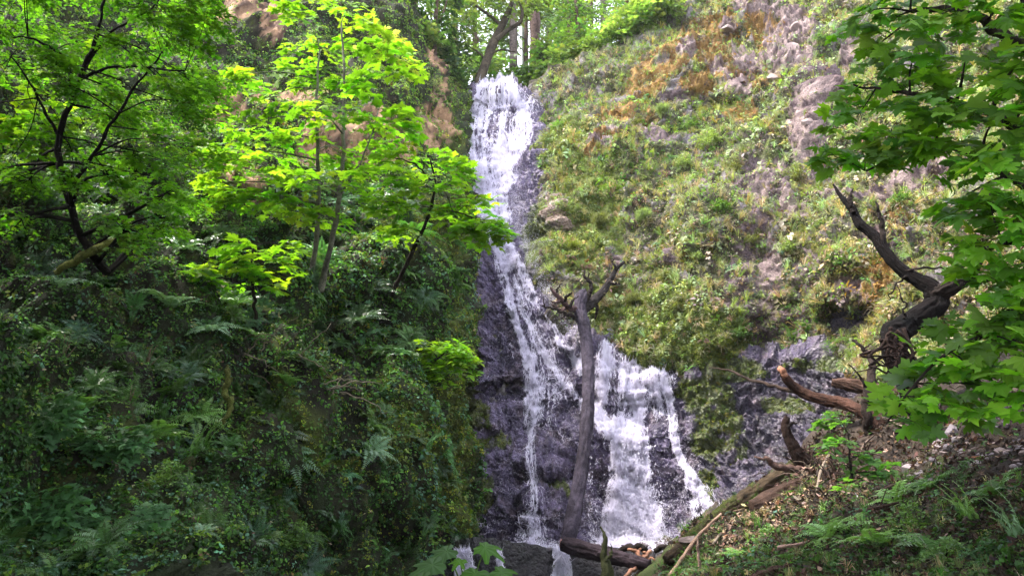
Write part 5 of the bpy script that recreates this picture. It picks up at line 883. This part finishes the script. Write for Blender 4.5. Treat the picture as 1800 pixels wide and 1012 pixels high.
SH = [shrub_T(1, SPR_O, 110, .55), shrub_T(2, SPR_S, 90, .7), shrub_T(3, SPRIG, 160, .28), shrub_T(4, GRASS, 120, .7), shrub_T(5, SPR_S, 60, .85), shrub_T(6, SPR_M, 80, 1.0)]
SM = {}
def shrub(patch, px, py, rpx, kind, tint, label, group='shrubs growing on the canyon sides', name='shrub'):
    key = (kind, tint); p = patch.at(px, py); s = rpx / ppm(p[1]); t = thing(name, label, 'shrub', p, group); t.rotation_euler = (R_(rng.uniform(5, 30)), 0, rng.uniform(-.6, .6)); t.scale = (s, s, s * rng.uniform(.8, 1.1))
    if key not in SM:
        (sv, sf, sc_), (v, f, c) = SH[kind]; a = mesh('stem', sv, sf, M_bark, t, sc_, True); b = mesh('foliage', v, f, M_cover, t, c * np.asarray(tint)); SM[key] = (a, b)
    else:
        for o in SM[key]: c = o.copy(); COL.objects.link(c); c.parent = t
SB, SGR, SPL, SOL, SDK, SBL = (.17, .32, .04), (.13, .24, .06), (.25, .33, .13), (.17, .19, .06), (.06, .13, .04), (.075, .18, .065)
for a in [(1078, 352, 32, 1, SB, 'bright green broad leaved shrub on the cliff above the leaning trunk'), (1090, 300, 22, 1, SGR, 'small green shrub just above the brightest cliff shrub'), (1245, 275, 42, 2, SPL, 'large grey green twiggy shrub high on the cliff'), (1215, 235, 28, 2, SGR, 'rounded shrub up left of the large twiggy shrub'), (1255, 395, 40, 2, SGR, 'dense rounded shrub at the middle of the cliff'), (1200, 300, 26, 2, SPL, 'pale shrub left of the large twiggy shrub'),
          (1150, 310, 24, 0, SPL, 'airy shrub between the bright shrub and the twiggy shrub'), (1290, 320, 28, 2, SOL, 'olive shrub below the large twiggy shrub'), (1060, 215, 22, 0, SGR, 'shrub above the pale rock band'), (1100, 175, 26, 0, SGR, 'shrub under the orange lichen patch'), (985, 210, 20, 0, SB, 'small bright shrub right of the upper fall'), (1000, 150, 24, 0, SB, 'shrub on the grassy rim right of the lip'), (965, 130, 20, 0, SGR, 'shrub at the rim beside the tall trunk'),
          (1040, 140, 26, 0, SPL, 'pale shrub on the rim slope'), (1080, 120, 26, 0, SGR, 'green shrub on the rim slope under the pale tree'), (1130, 110, 28, 0, SB, 'bright shrub near the top of the rim slope'), (1165, 75, 28, 0, SGR, 'shrub at the top of the rim slope'), (1200, 40, 30, 0, SPL, 'pale shrub beside the orange outcrop'), (1262, 30, 22, 0, SGR, 'shrub on top of the orange outcrop'), (1320, 80, 18, 0, SGR, 'shrub in the notch of the bare rock'), (1440, 100, 28, 2, SGR, 'shrub right of the bare rock face'),
          (1455, 60, 26, 2, SOL, 'brownish shrub at the top right of the bare rock'), (1320, 215, 20, 0, SGR, 'small shrub under the bare rock'), (1010, 300, 20, 0, SPL, 'shrub at the foot of the pale rock band'), (960, 300, 18, 1, SGR, 'leafy shrub at the edge of the upper spray'), (950, 320, 14, 1, SPL, 'tiny shrub beside the upper spray'), (1050, 400, 24, 3, SOL, 'mossy grass hump above the trunk top'), (1130, 390, 24, 3, SPL, 'tall grass clump on the mid cliff'), (1170, 210, 24, 3, SPL, 'grass clump under the orange outcrop'),
          (1400, 330, 30, 2, SOL, 'shrub left of the leaning trunk tip'), (1380, 440, 30, 2, SPL, 'pale shrub left of the leaning trunk'), (1330, 430, 22, 2, SOL, 'olive shrub in the middle right cliff'), (1440, 400, 24, 2, SPL, 'pale shrub close to the leaning trunk'), (1470, 470, 24, 2, SGR, 'shrub under the leaning trunk'), (1300, 590, 28, 2, SGR, 'shrub above the wet rock'), (1200, 560, 30, 2, SOL, 'mossy shrub above the lower fall'), (1170, 500, 26, 3, SOL, 'grass hump right of the trunk branches'),
          (1470, 620, 30, 4, SGR, 'soft shrub behind the thin snag'), (1500, 655, 24, 2, SGR, 'low shrub at the base of the thin snag'), (1560, 520, 24, 2, SDK, 'dark shrub left of the root mass'), (1640, 420, 30, 2, SGR, 'shrub behind the leaning trunk'), (1120, 250, 20, 2, SOL, 'olive shrub over the dark cliff recess'), (1230, 470, 26, 2, SPL, 'pale shrub below the dense rounded shrub'), (1110, 530, 22, 3, SOL, 'mossy grass beside the trunk top branch'), (1010, 455, 18, 3, (.18, .22, .03), 'yellow moss hump left of the trunk branches')]:
    shrub(CLIFF, *a)
for a in [(745, 180, 28, 0, SPL, 'pale shrub on the reddish bank left of the lip'), (790, 190, 22, 0, SGR, 'shrub at the bank edge left of the lip'), (800, 160, 20, 0, SOL, 'olive shrub hanging beside the mossy tree foot'), (770, 290, 24, 0, SOL, 'olive shrub on the bank edge beside the upper fall'), (405, 150, 24, 2, SPL, 'grey green twiggy shrub on the reddish left cliff'), (430, 170, 26, 2, SOL, 'olive twiggy shrub on the reddish left cliff'), (700, 430, 34, 0, SGR, 'feathery shrub under the maple arm'), (660, 480, 34, 0, SGR, 'feathery shrub right of the pale twin stems'),
          (730, 500, 28, 0, SOL, 'moss tinted shrub above the bank hollow'), (470, 395, 40, 0, SGR, 'wide leafy shrub at mid left hillside'), (380, 390, 40, 0, SGR, 'leafy shrub beside the wide hillside shrub'), (300, 400, 44, 0, SDK, 'dark leafy shrub under the spreading maple'), (620, 420, 34, 0, SGR, 'green shrub behind the pale twin stems'), (230, 330, 50, 0, SDK, 'dark shrub behind the spreading maple stems'), (340, 330, 44, 0, SGR, 'shrub between the two big left trees'), (640, 730, 34, 2, SDK, 'dark cushion shrub on the moss buttress'), (540, 790, 40, 2, SOL, 'mossy cushion on top of the buttress'),
          (600, 960, 44, 2, SDK, 'cushion of foliage above the dark overhang'), (500, 985, 44, 2, SGR, 'light cushion of foliage at bottom left of centre'), (760, 950, 26, 1, SGR, 'leafy plant at the left end of the ledge'), (330, 930, 44, 2, SDK, 'dark leafy mound in the left foreground'), (440, 860, 40, 2, SDK, 'leafy mound under the pale tipped fern'), (560, 700, 34, 2, SDK, 'leafy mound under the yellow moss twig'), (120, 860, 66, 5, SBL, 'blue green broad leaved shrub at lower left'), (35, 790, 72, 5, SBL, 'blue green shrub at the left edge'),
          (60, 930, 77, 5, SBL, 'blue green shrub in the bottom left corner'), (170, 960, 66, 5, SBL, 'blue green shrub beside the brown soil scar'), (180, 760, 50, 0, SDK, 'dark leafy shrub above the blue green shrubs'), (70, 690, 60, 0, SDK, 'dark leafy shrub at left in deep shade'), (220, 690, 50, 0, SDK, 'dark leafy shrub below the drooping fern'), (240, 890, 40, 2, SGR, 'leafy tuft over the brown soil scar')]:
    shrub(LEFT, *a)
for a in [(1340, 960, 40, 2, SGR, 'low green plant among the dry litter'), (1420, 935, 34, 4, SGR, 'soft leafy plant left of the curved branch'), (1700, 850, 40, 2, SDK, 'leafy plant under the loose stones'), (1600, 950, 50, 2, SGR, 'leafy plant right of the pinkish stick'), (1740, 1010, 50, 2, SBL, 'dark leafy plant at the bottom right corner'), (1660, 1000, 50, 2, SGR, 'leafy plant beside the dark bottom fern')]:
    shrub(SLOPE, *a)

# ------------------------------------------------------------------ stones
def stone_T(seed):
    rg = np.random.default_rng(seed); me = bpy.data.meshes.new('t'); import bmesh as B; bm = B.new(); B.ops.create_icosphere(bm, subdivisions=4, radius=1)
    v = np.array([x.co[:] for x in bm.verts]); f = np.array([[q.index for q in x.verts] for x in bm.faces]); bm.free(); bpy.data.meshes.remove(me)
    for k in range(9):
        n = norm(rg.normal(size=3)); d = rg.uniform(.45, .8); t = v @ n - d; v = v - np.where(t > 0, t, 0)[:, None] * n
    v = v * rg.uniform(.6, 1.2, 3) * [1, 1, .7]; v = v + (.02 * fbm(v, 3, 3))[:, None] * norm(v); return v, f
STN = [stone_T(k) for k in range(8)]
STC = [(.20, .165, .175), (.16, .135, .15), (.25, .19, .18), (.12, .10, .11)]
SMC = {}
def stone(patch, px, py, rpx, label, group=None, ci=None, sc=(1, 1, 1), name='stone', lift=.3):
    k = int(rng.integers(8)); ci = int(rng.integers(4)) if ci is None else ci
    p = patch.at(px, py); s = rpx / ppm(p[1])
    if (k, ci) not in SMC:
        v, f = STN[k]; o = mesh(name, v, f, M_stone, None, np.asarray(STC[ci]) * (1 + .25 * fbm(v, 1.5, 3))[:, None]); SMC[(k, ci)] = o
    else: o = SMC[(k, ci)].copy(); COL.objects.link(o); o.name = name
    o.location = p + np.array([0, -.1, lift * s]); o.rotation_euler = rng.uniform(-.5, .5), rng.uniform(-.5, .5), rng.uniform(0, 6.28); o.scale = np.array(sc) * s; tag(o, label, 'stone', group); return o
stone(SLOPE, 1640, 780, 26, 'largest blocky grey stone in the loose stone patch', 'loose stones on the right slope', 0)
stone(SLOPE, 1672, 772, 20, 'upright purplish stone right of the largest blocky stone', 'loose stones on the right slope', 1, (1, 1, 1.4))
o_ = stone(SLOPE, 1222, 966, 20, 'tan splintered wood block beside the pool edge', None, 2, (1.3, 1, .8), name='wood_block'); o_['category'] = 'wood block'
stone(SLOPE, 1484, 905, 26, 'flat dark slab above the curved branch', 'loose stones on the right slope', 3, (1.3, 1, .6))
stone(SLOPE, 1528, 840, 16, 'tan stone half buried below the young maple', 'loose stones on the right slope', 2)
for k in range(190):
    u = rng.random(); x = 1590 + u * 260 + rng.normal(0, 18); y = 838 - u * 90 + rng.normal(0, 26)
    stone(SLOPE, x, y, float(np.exp(rng.normal(1.95, .45))), 'small angular grey purple stone in the loose stone patch at right', 'loose stones on the right slope')
for k, (x, yy, r, lab) in enumerate([(880, 17.5, 13, 'dark wet stone on the ledge between the two left spouts'), (930, 17.6, 16, 'dark wet stone under the thin left stream'), (962, 17.4, 11, 'small wet stone just left of the trunk foot'), (1040, 17.8, 18, 'rounded wet stone behind the horizontal log'), (1075, 18.1, 14, 'wet stone at the left foot of the lower cascade'), (1150, 18.2, 20, 'big wet stone at the right foot of the lower cascade'), (1110, 17.7, 12, 'small wet stone in the splash of the lower cascade'), (850, 17.5, 12, 'wet stone above the leftmost spout'), (1180, 17.9, 15, 'wet stone between the cascade and the long mossy log'), (905, 17.3, 9, 'smallest wet stone near the left spouts')]):
    o_ = stone(LEDGE, x, 968, r, lab, 'wet stones at the foot of the falls', 3, (1.2, 1, .8), lift=0); o_.location.y = yy; o_.location.z = zp + .04
for k, (x, y, r, lab) in enumerate([(1385, 95, 22, 'flat faced pink rock block in the bare cliff'), (1412, 120, 18, 'jutting rock block at the right of the bare cliff'), (1358, 150, 16, 'pale rock block under the pink block'), (1400, 60, 14, 'small rock block at the top of the bare cliff'), (1300, 145, 14, 'whitish rock block left in the orange outcrop'), (1430, 255, 14, 'rock block at the foot of the scree streak'), (1345, 175, 12, 'low pale block beneath the outcrop'), (1275, 60, 16, 'rounded pink rock on the orange outcrop')]):
    stone(CLIFF, x, y, r, lab, 'rock blocks jutting from the cliff', 2, name='rock_block', lift=0)

# ------------------------------------------------------------------ foreground broad leaves at the bottom centre
t = thing('broadleaf_plant', 'bright broad leaved plant at the bottom centre foreground', 'plant', P(820, 1080, 3.0)); o0 = np.array(P(820, 1080, 3.0))
st = MB(); lf = []
for (x, y, Y, s, dx, dz, c) in [(785, 968, 3.1, .135, -.9, -.12, (.13, .27, .09)), (852, 962, 3.05, .125, .8, -.15, (.12, .33, .03)), (760, 992, 2.95, .16, -1, -.1, (.13, .27, .09)), (808, 985, 3.0, .07, -.3, -.5, (.16, .4, .03)), (835, 1008, 2.9, .14, -.2, -.25, (.10, .28, .03)), (880, 1005, 2.9, .12, .9, -.15, (.10, .27, .03)), (740, 1018, 2.85, .15, -1, -.1, (.12, .25, .07)), (905, 1030, 2.9, .12, .9, -.2, (.10, .26, .03))]:
    b = P(x, y, Y); j = P(822, 1070, 3.0); v, f = tube([j, (j + b) / 2 + [0, 0, .02], b], [.004, .003, .002], 5, n=8, lump=0); st.add(v, f, (.12, .2, .04)); m1 = MB(); d = norm(np.array([dx, -.35, dz])); zz = norm(np.array([dx * .2, -.45, .85]))
    m1.inst(T_BROAD, b[None], frames(zz[None], d[None]), np.array([s * .72]), np.array([c]) * .62); o = m1.build('leaf', M_leaf, t, True, o0); lf.append(o)
v, f = tube([P(826, 1300, 3.0), P(822, 1070, 3.0)], [.008, .005], 6, n=6, lump=0); st.add(v, f, (.12, .2, .04)); st.build('stem', M_bark, t, True, o0)

# ------------------------------------------------------------------ thin haze volume added in place of veiling glare
hv = np.array([(x, y, z) for z in (-2.2, 62) for y in (-60, 75) for x in (-75, 75)], float)
hf = np.array([(0, 2, 3, 1), (4, 5, 7, 6), (0, 1, 5, 4), (2, 6, 7, 3), (0, 4, 6, 2), (1, 3, 7, 5)])
m, n_, o_ = newmat('glare_haze'); pv = n_.nodes.new('ShaderNodeVolumePrincipled'); pv.inputs['Color'].default_value = (.92, .95, 1, 1); pv.inputs['Density'].default_value = 0.0004; pv.inputs['Anisotropy'].default_value = .2
n_.links.new(pv.outputs[0], o_.inputs['Volume']); o = mesh('haze', hv, hf, m); tag(o, 'thin pale haze added to imitate veiling glare in the ravine', 'haze', kind='stuff')
